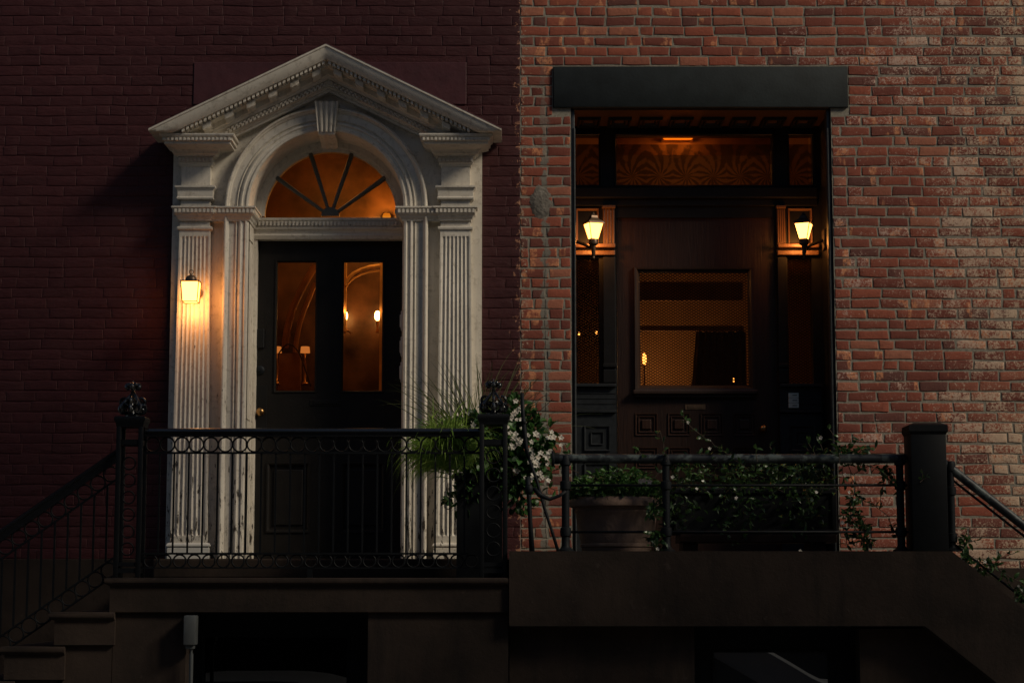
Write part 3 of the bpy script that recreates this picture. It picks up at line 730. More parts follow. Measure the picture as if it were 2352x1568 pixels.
# recess lining
m = MB(); m.box(OX0, OX0+.004, .01, YR+.1, ZRF-.3, LZ0-.001); m.box(OX1-.004, OX1, .01, YR+.1, ZRF-.3, LZ0-.001); m.box(OX0-.05, OX1+.05, .28, YR+.1, LZ0+.002, LZ0+.1)
m.build('recess_lining', BLKW, HOUSER)
for s, xo in ((1, OX0), (-1, OX1)):            # outer brick mould with a rounded bead
    m = MB(); m.box(xo, xo+s*.028, .02, .12, ZRF-.2, LZ0-.001, bev=.004); m.tube([(xo+s*.024, .02, ZRF-.2), (xo+s*.024, .02, Zp(295, .02))], .009, 10)
    m.build('door_casing', plain('worn_black_casing', (.028, .032, .034), .4, var=.4, scale=15), HOUSER, ang=40)
# coffered soffit
m = MB(); zc0 = LZ0 - .0; cw = (OX1-OX0-.06)/8
m.box(OX0+.001, OX1-.001, .02, YR, zc0-.012, zc0+.0015)
sof = m.build('soffit', m_wood('soffit_wood', (.05, .026, .012), (.08, .042, .02)), HOUSER)
for i in range(8):
    cx = OX0+.03+cw*(i+.5); m = MB()
    for hw, hd, h in ((.085, .135, .022), (.055, .09, .014)):
        rings = []
        for o, z in ((0, 0), (.004, -h), (.016, -h), (.022, 0)):
            rings.append([m.vert(q) for q in ((cx-hw+o, .36-hd+o, zc0-.0125+z), (cx+hw-o, .36-hd+o, zc0-.0125+z), (cx+hw-o, .36+hd-o, zc0-.0125+z), (cx-hw+o, .36+hd-o, zc0-.0125+z))])
        for A, B in zip(rings, rings[1:]):
            for j in range(4): m.face((A[j], A[(j+1) % 4], B[(j+1) % 4], B[j]))
    m.build('coffer_moulding', BLKW, sof)
# transom and sidelight framing: one screen with openings
tl, tm, tr_ = (PX(1322, 370), PX(1376, 370)), (PX(1416, 370), PX(1773, 370)), (PX(1813, 370), PX(1866, 370))
tz0, tz1 = ZR(425), ZR(312)
sx = [(PX(1324), PX(1376)), (PX(1810), PX(1866))]
sz0, sz1 = ZR(882), ZR(592); cz0, cz1 = ZR(562), ZR(480)
dX0, dX1 = PX(1417), PX(1785); dZ1 = ZR(500)
m = MB()
holes = [(*tl, tz0, tz1), (*tm, tz0, tz1), (*tr_, tz0, tz1), (*sx[0], sz0, sz1), (*sx[1], sz0, sz1), (dX0, dX1, 0, dZ1)]
# one upright line per side so the grid stays clean
holes = [(q[0], q[1], max(q[2], ZRF-.2), q[3]) for q in holes]
grid_frame(m, OX0, OX1, ZRF-.2, LZ0-.012, holes, YR, YR+.08)
scr = m.build('door_screen', BLKW, HOUSER)
m = MB()
for a, b in (tl, tm, tr_): ring_mould(m, a-.014, b+.014, tz0-.014, tz1+.014, YR, .016, .01)
m.box(OX0+.03, OX1-.03, YR-.05, YR, ZR(458), ZR(432), bev=.01); m.box(OX0+.03, OX1-.03, YR-.02, YR, ZR(474), ZR(458.5), bev=.004)
m.build('transom_moulding', BLKW, HOUSER)
# etched fan glass
def m_etched():
    t, mm = m_glass('etched_fan_glass', (.95, .6, .3)); x, y, z = t.xyz()[0:3]
    z0 = tz0; P = .40
    u = t.math('SUBTRACT', t.math('PINGPONG', t.math('SUBTRACT', x, tm[0]+.02), P/2), P/4)
    # alternate fans up and down: arcs fanning from points on the lower and upper edge
    zz = t.math('SUBTRACT', z, z0+.07)
    ang = t.math('ARCTAN2', zz, u); rad = t.math('SQRT', t.math('ADD', t.math('MULTIPLY', u, u), t.math('MULTIPLY', zz, zz)))
    w1 = t.math('SINE', t.math('ADD', t.math('MULTIPLY', ang, 13), t.math('MULTIPLY', rad, 34)))
    n = t.noise(12, 3); w1 = t.math('ADD', w1, t.math('MULTIPLY', t.math('SUBTRACT', n, .5), 6.0))
    pat = t.ramp(w1, -.6, .6, .60, .90)
    strip = t.ramp(z, tz1-.062, tz1-.055, 1, 0)
    fac = t.math('MULTIPLY', t.math('ADD', t.math('MULTIPLY', pat, .9), .08), strip)
    out = t.n['Material Output']; src = out.inputs[0].links[0].from_socket
    df = t.n.new('ShaderNodeBsdfDiffuse'); t.put(df.inputs[0], (.05, .03, .018)); trn = t.n.new('ShaderNodeBsdfTranslucent'); t.put(trn.inputs[0], (.06, .03, .012))
    ad = t.n.new('ShaderNodeMixShader'); t.l.new(df.outputs[0], ad.inputs[1]); t.l.new(trn.outputs[0], ad.inputs[2])
    mx = t.n.new('ShaderNodeMixShader'); t.l.new(fac, mx.inputs[0]); t.l.new(src, mx.inputs[1]); t.l.new(ad.outputs[0], mx.inputs[2]); t.l.new(mx.outputs[0], out.inputs[0])
    return mm
ETCH = m_etched()
for a, b in (tl, tm, tr_):
    m = MB(); m.quad((a-.003, YR+.03, tz0-.003), (b+.003, YR+.03, tz0-.003), (b+.003, YR+.03, tz1+.003), (a-.003, YR+.03, tz1+.003)); m.build('transom_glass', ETCH, scr)
# expanded-metal mesh behind clear glass
def m_mesh(name='expanded_metal_mesh'):
    t = NT(name, .5, .3); t.col((.05, .035, .022)); x, y, z = t.xyz()[0:3]
    a = t.math('MULTIPLY', x, math.pi/.034); b = t.math('MULTIPLY', z, math.pi/.021)
    p = t.math('ABSOLUTE', t.math('SINE', t.math('ADD', a, b))); q = t.math('ABSOLUTE', t.math('SINE', t.math('SUBTRACT', a, b)))
    mn_ = t.math('MINIMUM', p, q); fac = t.ramp(mn_, .50, .58)
    tr = t.n.new('ShaderNodeBsdfTransparent'); mx = t.n.new('ShaderNodeMixShader')
    t.l.new(fac, mx.inputs[0]); t.l.new(t.b.outputs[0], mx.inputs[1]); t.l.new(tr.outputs[0], mx.inputs[2]); t.l.new(mx.outputs[0], t.n['Material Output'].inputs[0]); return t.m
MESH = m_mesh()
for i, (a, b) in enumerate(sx):
    m = MB(); m.quad((a, YR+.03, sz0), (b, YR+.03, sz0), (b, YR+.03, sz1), (a, YR+.03, sz1)); m.build('sidelight_glass', m_glass('dim_glass', (.20, .16, .12))[1] if not i else m_glass('dimmer_glass', (.3, .22, .16))[1], scr)
    m = MB(); m.quad((a, YR+.045, sz0), (b, YR+.045, sz0), (b, YR+.045, sz1), (a, YR+.045, sz1)); m.build('security_mesh', MESH, scr)
# engaged piers beside the door with fluted capitals, ledges, panelled dados
for i, s in ((0, 1), (1, -1)):
    cx0, cx1 = (PX(1385), PX(1413)) if not i else (PX(1786), PX(1806))
    m = MB(); m.box(cx0, cx1, YR-.04, YR, ZR(872), ZR(592), bev=.003)
    m.box(cx0-.006, cx1+.006, YR-.055, YR, ZR(845), ZR(836), bev=.004); m.box(cx0-.004, cx1+.004, YR-.05, YR, ZR(880), ZR(850), bev=.004)
    pier = m.build('pier', BLKW, HOUSER)
    m = MB(); m.box(cx0+.002, cx1-.002, YR-.03, YR, ZR(562), ZR(478))
    for k in range(4):
        xx = cx0+.010+(cx1-cx0-.02)*k/3; m.tube([(xx, YR-.030, ZR(560)), (xx, YR-.030, ZR(484))], .0065, 8)
    m.box(cx0-.004, cx1+.004, YR-.05, YR, ZR(480), ZR(474), bev=.003)
    m.build('fluted_capital', m_wood('oiled_brown_wood', (.10, .05, .025), (.15, .075, .035)), pier)
    xa, xb = (OX0+.03, PX(1413)) if not i else (PX(1786), OX1-.03)
    m = MB(); m.box(xa, xb, YR-.075, YR, ZR(572), ZR(563), bev=.006); m.box(xa, xb, YR-.045, YR, ZR(588), ZR(577), bev=.006)
    gx0, gx1 = (PX(1324), PX(1376)) if not i else (PX(1813), PX(1868))
    ring_mould(m, gx0, gx1, ZR(562), ZR(480), YR, .018, .02)
    m.build('lamp_niche', m_wood('niche_brown_wood', (.11, .055, .028), (.17, .085, .04)), HOUSER)
    m = MB(); m.box(xa, xb, YR-.085, YR, ZR(890), ZR(883), bev=.003); m.box(xa, xb, YR-.05, YR, ZR(942), ZR(891)); m.box(xa, xb, YR-.07, YR, ZR(949), ZR(943), bev=.003)
    for q in range(3): m.box(xa, xb, YR-.054, YR-.05, ZR(905+12*q), ZR(903+12*q))
    m.box(xa, xb, YR-.045, YR, ZRF-.2, ZR(950)); gc = (PX(1369) if not i else PX(1836)); 
    ring_mould(m, gc-.092, gc+.092, ZR(1036), ZR(979), YR-.045, .016, .012); ring_mould(m, gc-.045, gc+.045, ZR(1022), ZR(993), YR-.045, .012, .010)
    ring_mould(m, gc-.092, gc+.092, ZR(1150), ZR(1065), YR-.045, .016, .012)
    m.build('dado', plain('scuffed_black_paint', (.018, .021, .024), .4, var=.35, scale=25), HOUSER)
# the door
YDR = YR+.02; wx0, wx1 = PX(1469), PX(1720); wz0, wz1 = ZR(887), ZR(624)
dp = []; 
for row, (pa, pb) in enumerate(((999, 949), (1075, 1027), (1150, 1102))):
    for k in range(4): dp.append((PX(1460+75*k, 970), PX(1510+75*k, 970), ZR(pa), ZR(pb)))
m = MB(); m.box(dX0+.004, wx0, YDR, YDR+.05, ZRF-.15, dZ1); m.box(wx1, dX1-.004, YDR, YDR+.05, ZRF-.15, dZ1)
m.box(wx0, wx1, YDR, YDR+.05, ZRF-.15, wz0); m.box(wx0, wx1, YDR, YDR+.05, wz1, dZ1)
rdoor = m.build('door', WOODD, HOUSER)
m = MB(); ring_mould(m, wx0-.036, wx1+.036, wz0-.030, wz1+.036, YDR, .040, .025); m.box(wx0-.055, wx1+.055, YDR-.055, YDR, ZR(906), ZR(896), bev=.008); m.box(wx0-.04, wx1+.04, YDR-.035, YDR, ZR(912), ZR(906.5), bev=.004)
m.build('window_moulding', m_wood('dark_moulding_wood', (.02, .010, .007), (.035, .018, .011)), rdoor)
for a, b, c, d in dp:
    m = MB(); ring_mould(m, a, b, c, d, YDR, .013, .008); ring_mould(m, a+.022, b-.022, c+.022, d-.022, YDR-.002, .010, .007)
    m.box(a+.045, b-.045, YDR-.012, YDR, c+.045, d-.045, bev=.005); m.build('panel', m_wood('panel_wood', (.020, .007, .0035), (.042, .015, .007)) if (a, b, c, d) == dp[0] else bpy.data.materials['panel_wood'], rdoor)
m = MB(); m.quad((wx0, YDR+.02, wz0), (wx1, YDR+.02, wz0), (wx1, YDR+.02, wz1), (wx0, YDR+.02, wz1)); m.build('glass_pane', m_glass('door_glass', (.72, .58, .45))[1], rdoor)
m = MB(); m.quad((wx0, YDR+.035, wz0), (wx1, YDR+.035, wz0), (wx1, YDR+.035, wz1), (wx0, YDR+.035, wz1)); m.build('security_mesh', MESH, rdoor)
m = MB(); m.box(PX(1571), PX(1618), YDR-.005, YDR, ZR(940), ZR(928), bev=.002); m.box(PX(1577), PX(1612), YDR-.008, YDR-.005, ZR(937), ZR(931), bev=.002); m.build('letter_plate', WORNB, rdoor)
kp = at(1752, 985, YDR); m = MB(); ylathe(m, kp.x, kp.z, [(.026, YDR), (.026, YDR-.004), (.010, YDR-.01), (.010, YDR-.035), (.018, YDR-.042), (.026, YDR-.055), (.024, YDR-.068), (.012, YDR-.076), (.003, YDR-.078)]); m.build('knob', BRASS, rdoor, smooth=True)
# bell plate on the right side panel
m = MB(); bx0, bx1, bz0, bz1 = Xp(1811, 920, YR-.05), Xp(1834, 920, YR-.05), Zp(937, YR-.05), Zp(902, YR-.05)
for k in range(3): m.box(bx0, bx1, YR-.066, YR-.05, bz0+(bz1-bz0)*k/3+.0015, bz0+(bz1-bz0)*(k+1)/3-.0015, bev=.002)
bell = m.build('bell_plate', plain('pale_bell_plastic', (.78, .80, .72), .45, var=.08), HOUSER)
m = MB()
for k in range(3): zc = bz0+(bz1-bz0)*(k+.5)/3; m.box(bx0+.028, bx1-.012, YR-.0675, YR-.0655, zc-.003, zc+.002)
m.build('name_label', PIPED, bell)
# hall behind the right door
room(HOUSER, OX0-.1, OX1+.15, YR+.09, 2.1, ZRF-.2, EYE+3.9)
m = MB(); m.box(OX0-.3, OX1+.3, YR+.085, YR+.09, LZ0-.012, EYE+4.0); m.build('inner_lining', HW, HOUSER)
p = at(1557, 318, .67)
t = thing('strip_lamp', 'glowing strip lamp behind the top edge of the etched transom', 'lamp', (p.x, p.y, p.z))
m = MB(); m.tube([(p.x-.11, p.y, p.z), (p.x-.10, p.y, p.z), (p.x+.10, p.y, p.z), (p.x+.11, p.y, p.z)], [.004, .011, .011, .004], 12); m.build('tube', emit('lit_strip_tube', (1, .27, .015), 1.7), t, smooth=True)
m = MB(); m.box(PX(1400), PX(1790), .74, .76, ZR(342), ZR(300)); m.box(p.x-.12, p.x+.12, .70, .74, p.z-.01, p.z+.01); m.build('backing_rail', plain('honey_rail', (.45, .24, .08), .5), t)
for q in (-.07, .07): plight('strip_light', (p.x+q, p.y-.03, p.z-.004), .6, (1, .42, .10), .012)
# lit wall with dark silhouettes inside
m = MB(); m.box(PX(1455), PX(1735), 1.30, 1.34, ZR(728), ZR(716)); m.box(PX(1455), PX(1735), 1.30, 1.33, ZR(655), ZR(610)); tag(m.build('blind_rail', plain('brown_blind_rail', (.32, .20, .10), .7), None, False, at(1590, 720, 1.3)), 'dark rails of a blind across the lit hall behind the brown door window', 'blind')
m = MB(); nq = 60; A = []; B = []
for k in range(nq+1):
    u = k/nq; yy = 1.33 + .018*math.sin(u*38) + .01*math.sin(u*91+1)
    A.append(m.vert((PX(1742) + (PX(1600)-PX(1742))*u + .02*math.sin(u*9)*u, yy, ZR(930)))); B.append(m.vert((PX(1742) + (PX(1622)-PX(1742))*u, yy, ZR(729))))
for k in range(nq): m.face((A[k], A[k+1], B[k+1], B[k]))
tag(m.build('curtain', plain('brown_curtain', (.10, .062, .034), .9, var=.4, scale=9), None, True, at(1680, 930, 1.33), fixn=False), 'dull brown curtain hanging inside on the right of the brown door window', 'curtain')
for pp, lab in (((1480, 824), 'left tall lit bulb behind the brown door mesh'), ((1685, 873), 'right faint lit bulb behind the brown door mesh')):
    p = at(*pp, 1.15); t = thing('candle_lamp', lab, 'lamp', p, 'candle lamps behind the brown door'); s_ = .016 if pp[0] < 1500 else .006
    m = MB(); m.sphere(p, s_, sc=(1, 1, 3)); m.build('bulb', emit('lit_candle_bulb', (1, .40, .08), 12 if pp[0] < 1500 else 5), t, smooth=True)
    m = MB(); m.lathe(p.x, p.y, [(.03, p.z-.30), (.03, p.z-.29), (.006, p.z-.28), (.006, p.z-.05)], 12); m.build('holder', BRASS, t)
plight('candle_light', at(1500, 850, 1.55), 9, (1, .54, .22), .05)
plight('hall_light', at(1590, 400, 1.5), 3, (1, .54, .22), .05)
for pp in ((1330, 766), (1370, 764)):
    p = at(*pp, 1.5); t = thing('string_light', 'tiny lit bulb behind the left side glass, ' + ('left' if pp[0] < 1350 else 'right') + ' of two', 'light', p, 'two tiny bulbs behind the side glass')
    m = MB(); m.sphere(p, .008, sc=(1, 1, 1.5)); m.build('bulb', BULB, t); m = MB(); m.tube([p+Vector((0, 0, .01)), p+Vector((.002, 0, .3))], .002, 5); m.build('cord', BLKW, t)

# ------------------------------------------------------------------ lanterns
def square_cage(m, cx, cy, z0, z1, h0, h1, r):       # four leaning corner bars with rims
    for a in ((-1, -1), (1, -1), (1, 1), (-1, 1)):
        m.tube([(cx+a[0]*h0, cy+a[1]*h0, z0), (cx+a[0]*h1, cy+a[1]*h1, z1)], r, 6)
    for z, h in ((z0, h0), (z1, h1)):
        m.tube([(cx-h, cy-h, z), (cx+h, cy-h, z), (cx+h, cy+h, z), (cx-h, cy+h, z)], r*1.15, 6, True)
def glass_frustum(m, cx, cy, z0, z1, h0, h1):
    n = len(m.v)
    for z, h in ((z0, h0), (z1, h1)):
        for a in ((-1, -1), (1, -1), (1, 1), (-1, 1)): m.vert((cx+a[0]*h, cy+a[1]*h, z))
    for q in ((0,1,2,3), (4,5,6,7), (0,1,5,4), (1,2,6,5), (2,3,7,6), (3,0,4,7)): m.face([n+i for i in q])
BRZ = plain('bronze_lantern_metal', (.16, .10, .06), .4, .6, .2)
BRZD = plain('dark_lantern_metal', (.035, .026, .02), .5, .3, .2)
yl = -.26; lc = at(438.5, 671, yl); zt0, zt1 = Zp(694, yl), Zp(648, yl)
t = thing('wall_lantern', 'lit box lantern fixed on the fluted left pilaster of the cream doorway', 'lantern', (lc.x, -.13, lc.z))
m = MB(); glass_frustum(m, lc.x, yl, zt0+.004, zt1-.002, .048, .058); m.build('glass', LAMPG, t)
m = MB(); square_cage(m, lc.x, yl, zt0, zt1, .052, .062, .0035); m.box(lc.x-.066, lc.x+.066, yl-.066, yl+.066, zt1, zt1+.006)
m.lathe(lc.x, yl, [(.040, zt1+.006), (.040, zt1+.022), (.036, zt1+.034), (.022, zt1+.046), (.008, zt1+.050), (.004, zt1+.06)], 20)
m.tube([(lc.x+.014*math.cos(k*math.pi/6), yl, zt1+.072+.014*math.sin(k*math.pi/6)) for k in range(12)], .003, 6, True)
m.build('cage', BRZ, t, ang=40)
m = MB(); m.lathe(lc.x+.012, 0, [(0, 0)], 3) if False else None
ylathe(m, lc.x+.018, lc.z+.01, [(.045, -.131), (.045, -.14), (.036, -.148), (.012, -.152), (.010, -.16)])
m.tube([(lc.x+.018, -.15, lc.z+.02), (lc.x+.018, -.17, lc.z+.085), (lc.x+.014, -.21, lc.z+.115), (lc.x+.004, -.25, lc.z+.112), (lc.x, yl, zt1+.05)], .007, 8); m.build('bracket', BRZ, t, smooth=True)
plight('lantern_light', (lc.x+.0, yl+.03, zt0-.045), 2.4, (1, .40, .13), .03)
plight('lantern_light', (lc.x+.095, yl+.0, lc.z-.03), 1.3, (1, .32, .07), .03)
def tapered_lantern(pxc, lab, sgn):
    yl = YR-.30; c = at(pxc, 531, yl); z0, z1 = Zp(550, yl), Zp(514, yl)
    rt = Matrix.Rotation(R(22*sgn), 3, 'Z')
    t = thing('wall_lantern', lab, 'lantern', (c.x, c.y, c.z), 'pair of porch lanterns')
    def fin(m):
        for i, v in enumerate(m.v):
            q = rt @ (Vector(v)-Vector((c.x, yl, 0))); m.v[i] = (q.x+c.x, q.y+yl, q.z)
    m = MB(); glass_frustum(m, c.x, yl, z0+.002, z1-.002, .026, .052); fin(m); m.build('glass', LAMPG, t)
    m = MB(); square_cage(m, c.x, yl, z0, z1, .029, .056, .0035)
    n = len(m.v)
    for z, h in ((z1, .062), (z1+.012, .058), (z1+.034, .030), (z1+.04, .026), (z1+.058, .022)):
        for a in ((-1, -1), (1, -1), (1, 1), (-1, 1)): m.vert((c.x+a[0]*h, yl+a[1]*h, z))
    for k in range(4):
        for j in range(4): m.face((n+k*4+j, n+k*4+(j+1) % 4, n+k*4+4+(j+1) % 4, n+k*4+4+j))
    m.face((n, n+1, n+2, n+3)); m.face((n+16, n+17, n+18, n+19))
    m.lathe(c.x, yl, [(.024, z1+.058), (.012, z1+.07), (.004, z1+.085)], 12)
    m.lathe(c.x, yl, [(.006, z0-.145), (.012, z0-.135), (.008, z0-.125), (.013, z0-.115), (.017, z0-.045), (.034, z0-.035), (.036, z0-.012), (.030, z0)], 14)
    fin(m); m.build('cage', BRZD if sgn < 0 else BRZ, t, ang=40)
    xw = OX0+.005 if sgn > 0 else OX1-.005
    m = MB(); m.tube([(c.x, yl, z0-.03), (c.x-sgn*.03, yl+.02, z0-.055), (c.x-sgn*.06, yl+.05, z0-.03), (xw+sgn*.02, yl+.10, z0+.01)], .012, 8)
    m.box(xw, xw+sgn*.02, yl+.05, yl+.15, z0-.06, z0+.09, bev=.006); m.build('bracket', BRZD, t, smooth=False, ang=40)
    plight('lantern_light', (c.x+sgn*.0, yl+.12, z0+.0), 4.2, (1, .34, .07), .03)
tapered_lantern(1363, 'lit tapered lantern on the left side of the black recessed doorway', 1)
tapered_lantern(1846, 'lit tapered lantern on the right side of the black recessed doorway', -1)

# ------------------------------------------------------------------ left stoop
YF = -1.35
zL = Zp(1326, YF); xl0, xl1 = Xp(240, 1326, YF), Xp(1168, 1326, YF)
STL = thing('stoop', 'dark brownstone stoop with steps down to the left below the cream doorway', 'stoop', ((xl0+xl1)/2, YF, 0))
def nosed(m, x0, x1, yf, yb, zt_, h, left=True, right=False):      # slab with a rounded nosing
    pr = [(-.012, zt_), (-.004, zt_-.004), (.0, zt_-.012), (.0, zt_-.028), (-.004, zt_-.038), (-.02, zt_-.048), (-.03, zt_-.052), (-.03, zt_-h)]
    m.cornice(x0, x1, yf, yb, pr, l=1 if left else 0, r=1 if right else 0)
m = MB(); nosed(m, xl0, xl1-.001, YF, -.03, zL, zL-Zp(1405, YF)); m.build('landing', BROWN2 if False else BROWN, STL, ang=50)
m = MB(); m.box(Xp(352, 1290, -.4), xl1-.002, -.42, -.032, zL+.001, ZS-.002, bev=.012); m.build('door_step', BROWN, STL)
zW = Zp(1405, YF)
ox0, ox1 = Xp(427, 1450, YF+.06), Xp(845, 1450, YF+.06)
rise, go = .215, .31
m = MB(); pts = [(xl0+.06, zW), (xl0+.06, zW)]
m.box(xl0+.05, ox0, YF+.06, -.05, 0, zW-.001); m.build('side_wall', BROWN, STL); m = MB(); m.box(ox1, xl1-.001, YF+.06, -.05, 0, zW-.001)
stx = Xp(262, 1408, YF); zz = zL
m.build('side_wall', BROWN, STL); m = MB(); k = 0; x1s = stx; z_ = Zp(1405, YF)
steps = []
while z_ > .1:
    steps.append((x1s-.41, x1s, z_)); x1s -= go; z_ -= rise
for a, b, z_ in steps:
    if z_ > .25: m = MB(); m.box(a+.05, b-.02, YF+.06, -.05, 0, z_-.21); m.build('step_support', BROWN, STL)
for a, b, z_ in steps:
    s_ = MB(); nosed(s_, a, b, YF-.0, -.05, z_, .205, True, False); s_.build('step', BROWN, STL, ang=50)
# way in under the stoop: frame and dark glass
def basement(house, x0, x1, yq, ztop, pane, label):
    m = MB(); m.box(x0-.02, x1+.02, yq+.04, yq+.08, 0, ztop); m.box(x0, x0+.04, yq, yq+.04, 0, ztop); m.box(pane[1], x1, yq, yq+.04, 0, ztop); m.box(x0, x1, yq-.002, yq+.04, pane[3], ztop); m.box(x0, pane[0], yq-.001, yq+.04, 0, ztop)
    dr = m.build('basement_door', BLACK, house)
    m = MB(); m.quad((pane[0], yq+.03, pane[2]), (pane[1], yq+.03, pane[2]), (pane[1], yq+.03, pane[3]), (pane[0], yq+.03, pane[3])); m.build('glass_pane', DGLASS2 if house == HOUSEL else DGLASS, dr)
    m = MB(); ring_mould(m, pane[0]-.012, pane[1]+.012, pane[2]-.012, pane[3]+.012, yq, .014, .008); m.build('glazing_bead', BLACK, dr)
yq = -.95
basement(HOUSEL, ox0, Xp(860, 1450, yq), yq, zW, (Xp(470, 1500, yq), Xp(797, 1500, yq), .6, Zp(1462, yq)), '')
m = MB(); a, b = at(425, 1480, YF+.02), at(454, 1412, YF+.02); m.box(a.x, b.x, YF-.06, YF+.055, a.z, b.z, bev=.008)
m.box(a.x+.012, b.x-.012, YF-.04, YF+.03, a.z-.025, a.z, bev=.006)
cx = Xp(440, 1500, YF); m.tube([(cx, YF-.01, a.z-.02), (cx, YF-.01, a.z-.07)], .008, 8); m.tube([(cx, YF-.01, Zp(1500, YF)), (cx, YF-.01, Zp(1566, YF)-.3)], .013, 10)
tag(m.build('conduit_box', GREYP, None, False, (a.x, YF, a.z), ang=40), 'narrow grey metal box with pipe at the basement opening under the left stoop', 'box')

# ------------------------------------------------------------------ left iron railing
YL = -1.22
ZH = Zp(983, YL)
nl0, nl1 = Xp(269, 1100, YL), Xp(333, 1100, YL); nr0, nr1 = Xp(1100, 1100, YL), Xp(1167, 1100, YL)
RL = thing('iron_railing', 'black iron railing with ring borders and scroll-topped newels on the left stoop', 'railing', ((nl1+nr0)/2, YL, zL))
rl = lambda py: Zp(py, YL)
m = MB(); prf = [(-.032, ZH-.020), (-.029, ZH-.012), (-.022, ZH-.005), (-.012, ZH-.001), (0, ZH), (.012, ZH-.001), (.022, ZH-.005), (.03, ZH-.012), (.032, ZH-.028), (.02, ZH-.036), (.02, rl(1003)), (-.02, rl(1003)), (-.02, ZH-.036), (-.032, ZH-.028)]
A = [m.vert((nl1-.005, YL+y, z)) for y, z in prf]; B = [m.vert((nr0+.005, YL+y, z)) for y, z in prf]
for j in range(len(prf)): m.face((A[j], A[(j+1) % len(prf)], B[(j+1) % len(prf)], B[j]))
m.face(A); m.face(B[::-1]); m.build('handrail', GLOSS, RL, ang=40)
m = MB(); m.box(nl1-.01, nr0+.01, YL-.010, YL+.010, rl(1042), rl(1037.5)); m.box(nl1-.01, nr0+.01, YL-.010, YL+.010, rl(1273), rl(1268.5)); m.box(nl1-.01, nr0+.01, YL-.010, YL+.010, rl(1305), rl(1302))
for p in (712,): m.box(Xp(p, 1310, YL)-.016, Xp(p, 1310, YL)+.016, YL-.01, YL+.01, zL, rl(1304))
m.build('rail_bars', BLACK, RL)
span = nr0-nl1; nb = round(span/(33.9/376.5*1.0*1.0)); nb = 23; pit = span/nb
def ring_mesh(name, parent, c, r, th=.0055):
    m = MB(); m.tube([(c[0]+r*math.cos(2*math.pi*k/28), c[1], c[2]+r*math.sin(2*math.pi*k/28)) for k in range(28)], th, 6, True); return m.build(name, BLACK, parent, smooth=True)
rt_ = (rl(1003)-rl(1038))/2-.003; rb_ = (rl(1273)-rl(1302))/2
r1o = ring_mesh('ring', RL, (nl1+pit/2, YL, (rl(1003)+rl(1038))/2), rt_); r2o = ring_mesh('ring', RL, (nl1+pit/2, YL, (rl(1272)+rl(1303))/2), rb_)
m = MB(); m.box(nl1+pit-.0055, nl1+pit+.0055, YL-.0055, YL+.0055, rl(1270), rl(1040)); bo = m.build('baluster', BLACK, RL)
for i in range(1, nb):
    shiftcopy(r1o, RL, (i*pit, 0, 0)); shiftcopy(r2o, RL, (i*pit, 0, 0))
    if i < nb-1: shiftcopy(bo, RL, (i*pit, 0, 0))
def finial_mesh(cx, cy, zb, zt_):
    m = MB(); H = zt_-zb
    m.lathe(cx, cy, [(.05, zb), (.05, zb+.01), (.02, zb+.02), (.012, zb+.05), (.010, zb+H*.62), (.018, zb+H*.66), (.010, zb+H*.70), (.014, zb+H*.78), (.004, zb+H*.97)], 14)
    for q in range(4):
        a = q*math.pi/2 + math.pi/4*0; d = Vector((math.cos(a), math.sin(a), 0))
        def vol(r0, cxr, cz, turns, a0, sgn, th):
            pts = []
            for k in range(26):
                tt = k/25; rr = r0*1.12*(1-.78*tt); an = a0+sgn*turns*2*math.pi*tt
                pts.append(Vector((cx, cy, zb)) + d*(cxr+rr*math.cos(an)) + Vector((0, 0, cz+rr*math.sin(an))))
            m.tube(pts, [1.5*th*(1-.3*k/25) for k in range(26)], 7)
        vol(.036, .056, .046, 1.25, R(180), -1, .0085); vol(.034, .052, H*.42, 1.1, R(200), 1, .0075)
        vol(.021, .030, H*.80, 1.2, R(180), -1, .007)
        m.sphere(Vector((cx, cy, zb+H*.80)) + d*.036, .017, 10, 7); m.sphere(Vector((cx, cy, zb+.046)) + d*.062, .019, 10, 7)
        m.tube([Vector((cx, cy, zb+H*.30)) + d*.085, Vector((cx, cy, zb+H*.45)) + d*.04, Vector((cx, cy, zb+H*.62)) + d*.012], .0065, 7)
    for q in range(4):
        a = q*math.pi/2 + math.pi/4; d = Vector((math.cos(a), math.sin(a), 0))
        m.tube([Vector((cx, cy, zb+.015))+d*.03, Vector((cx, cy, zb+.03))+d*.075, Vector((cx, cy, zb+.07))+d*.085, Vector((cx, cy, zb+.11))+d*.05, Vector((cx, cy, zb+H*.6))+d*.016], [.013, .015, .012, .010, .006], 7)
        m.sphere(Vector((cx, cy, zb+H*.86))+d*.028, .015, 10, 7)
    return m
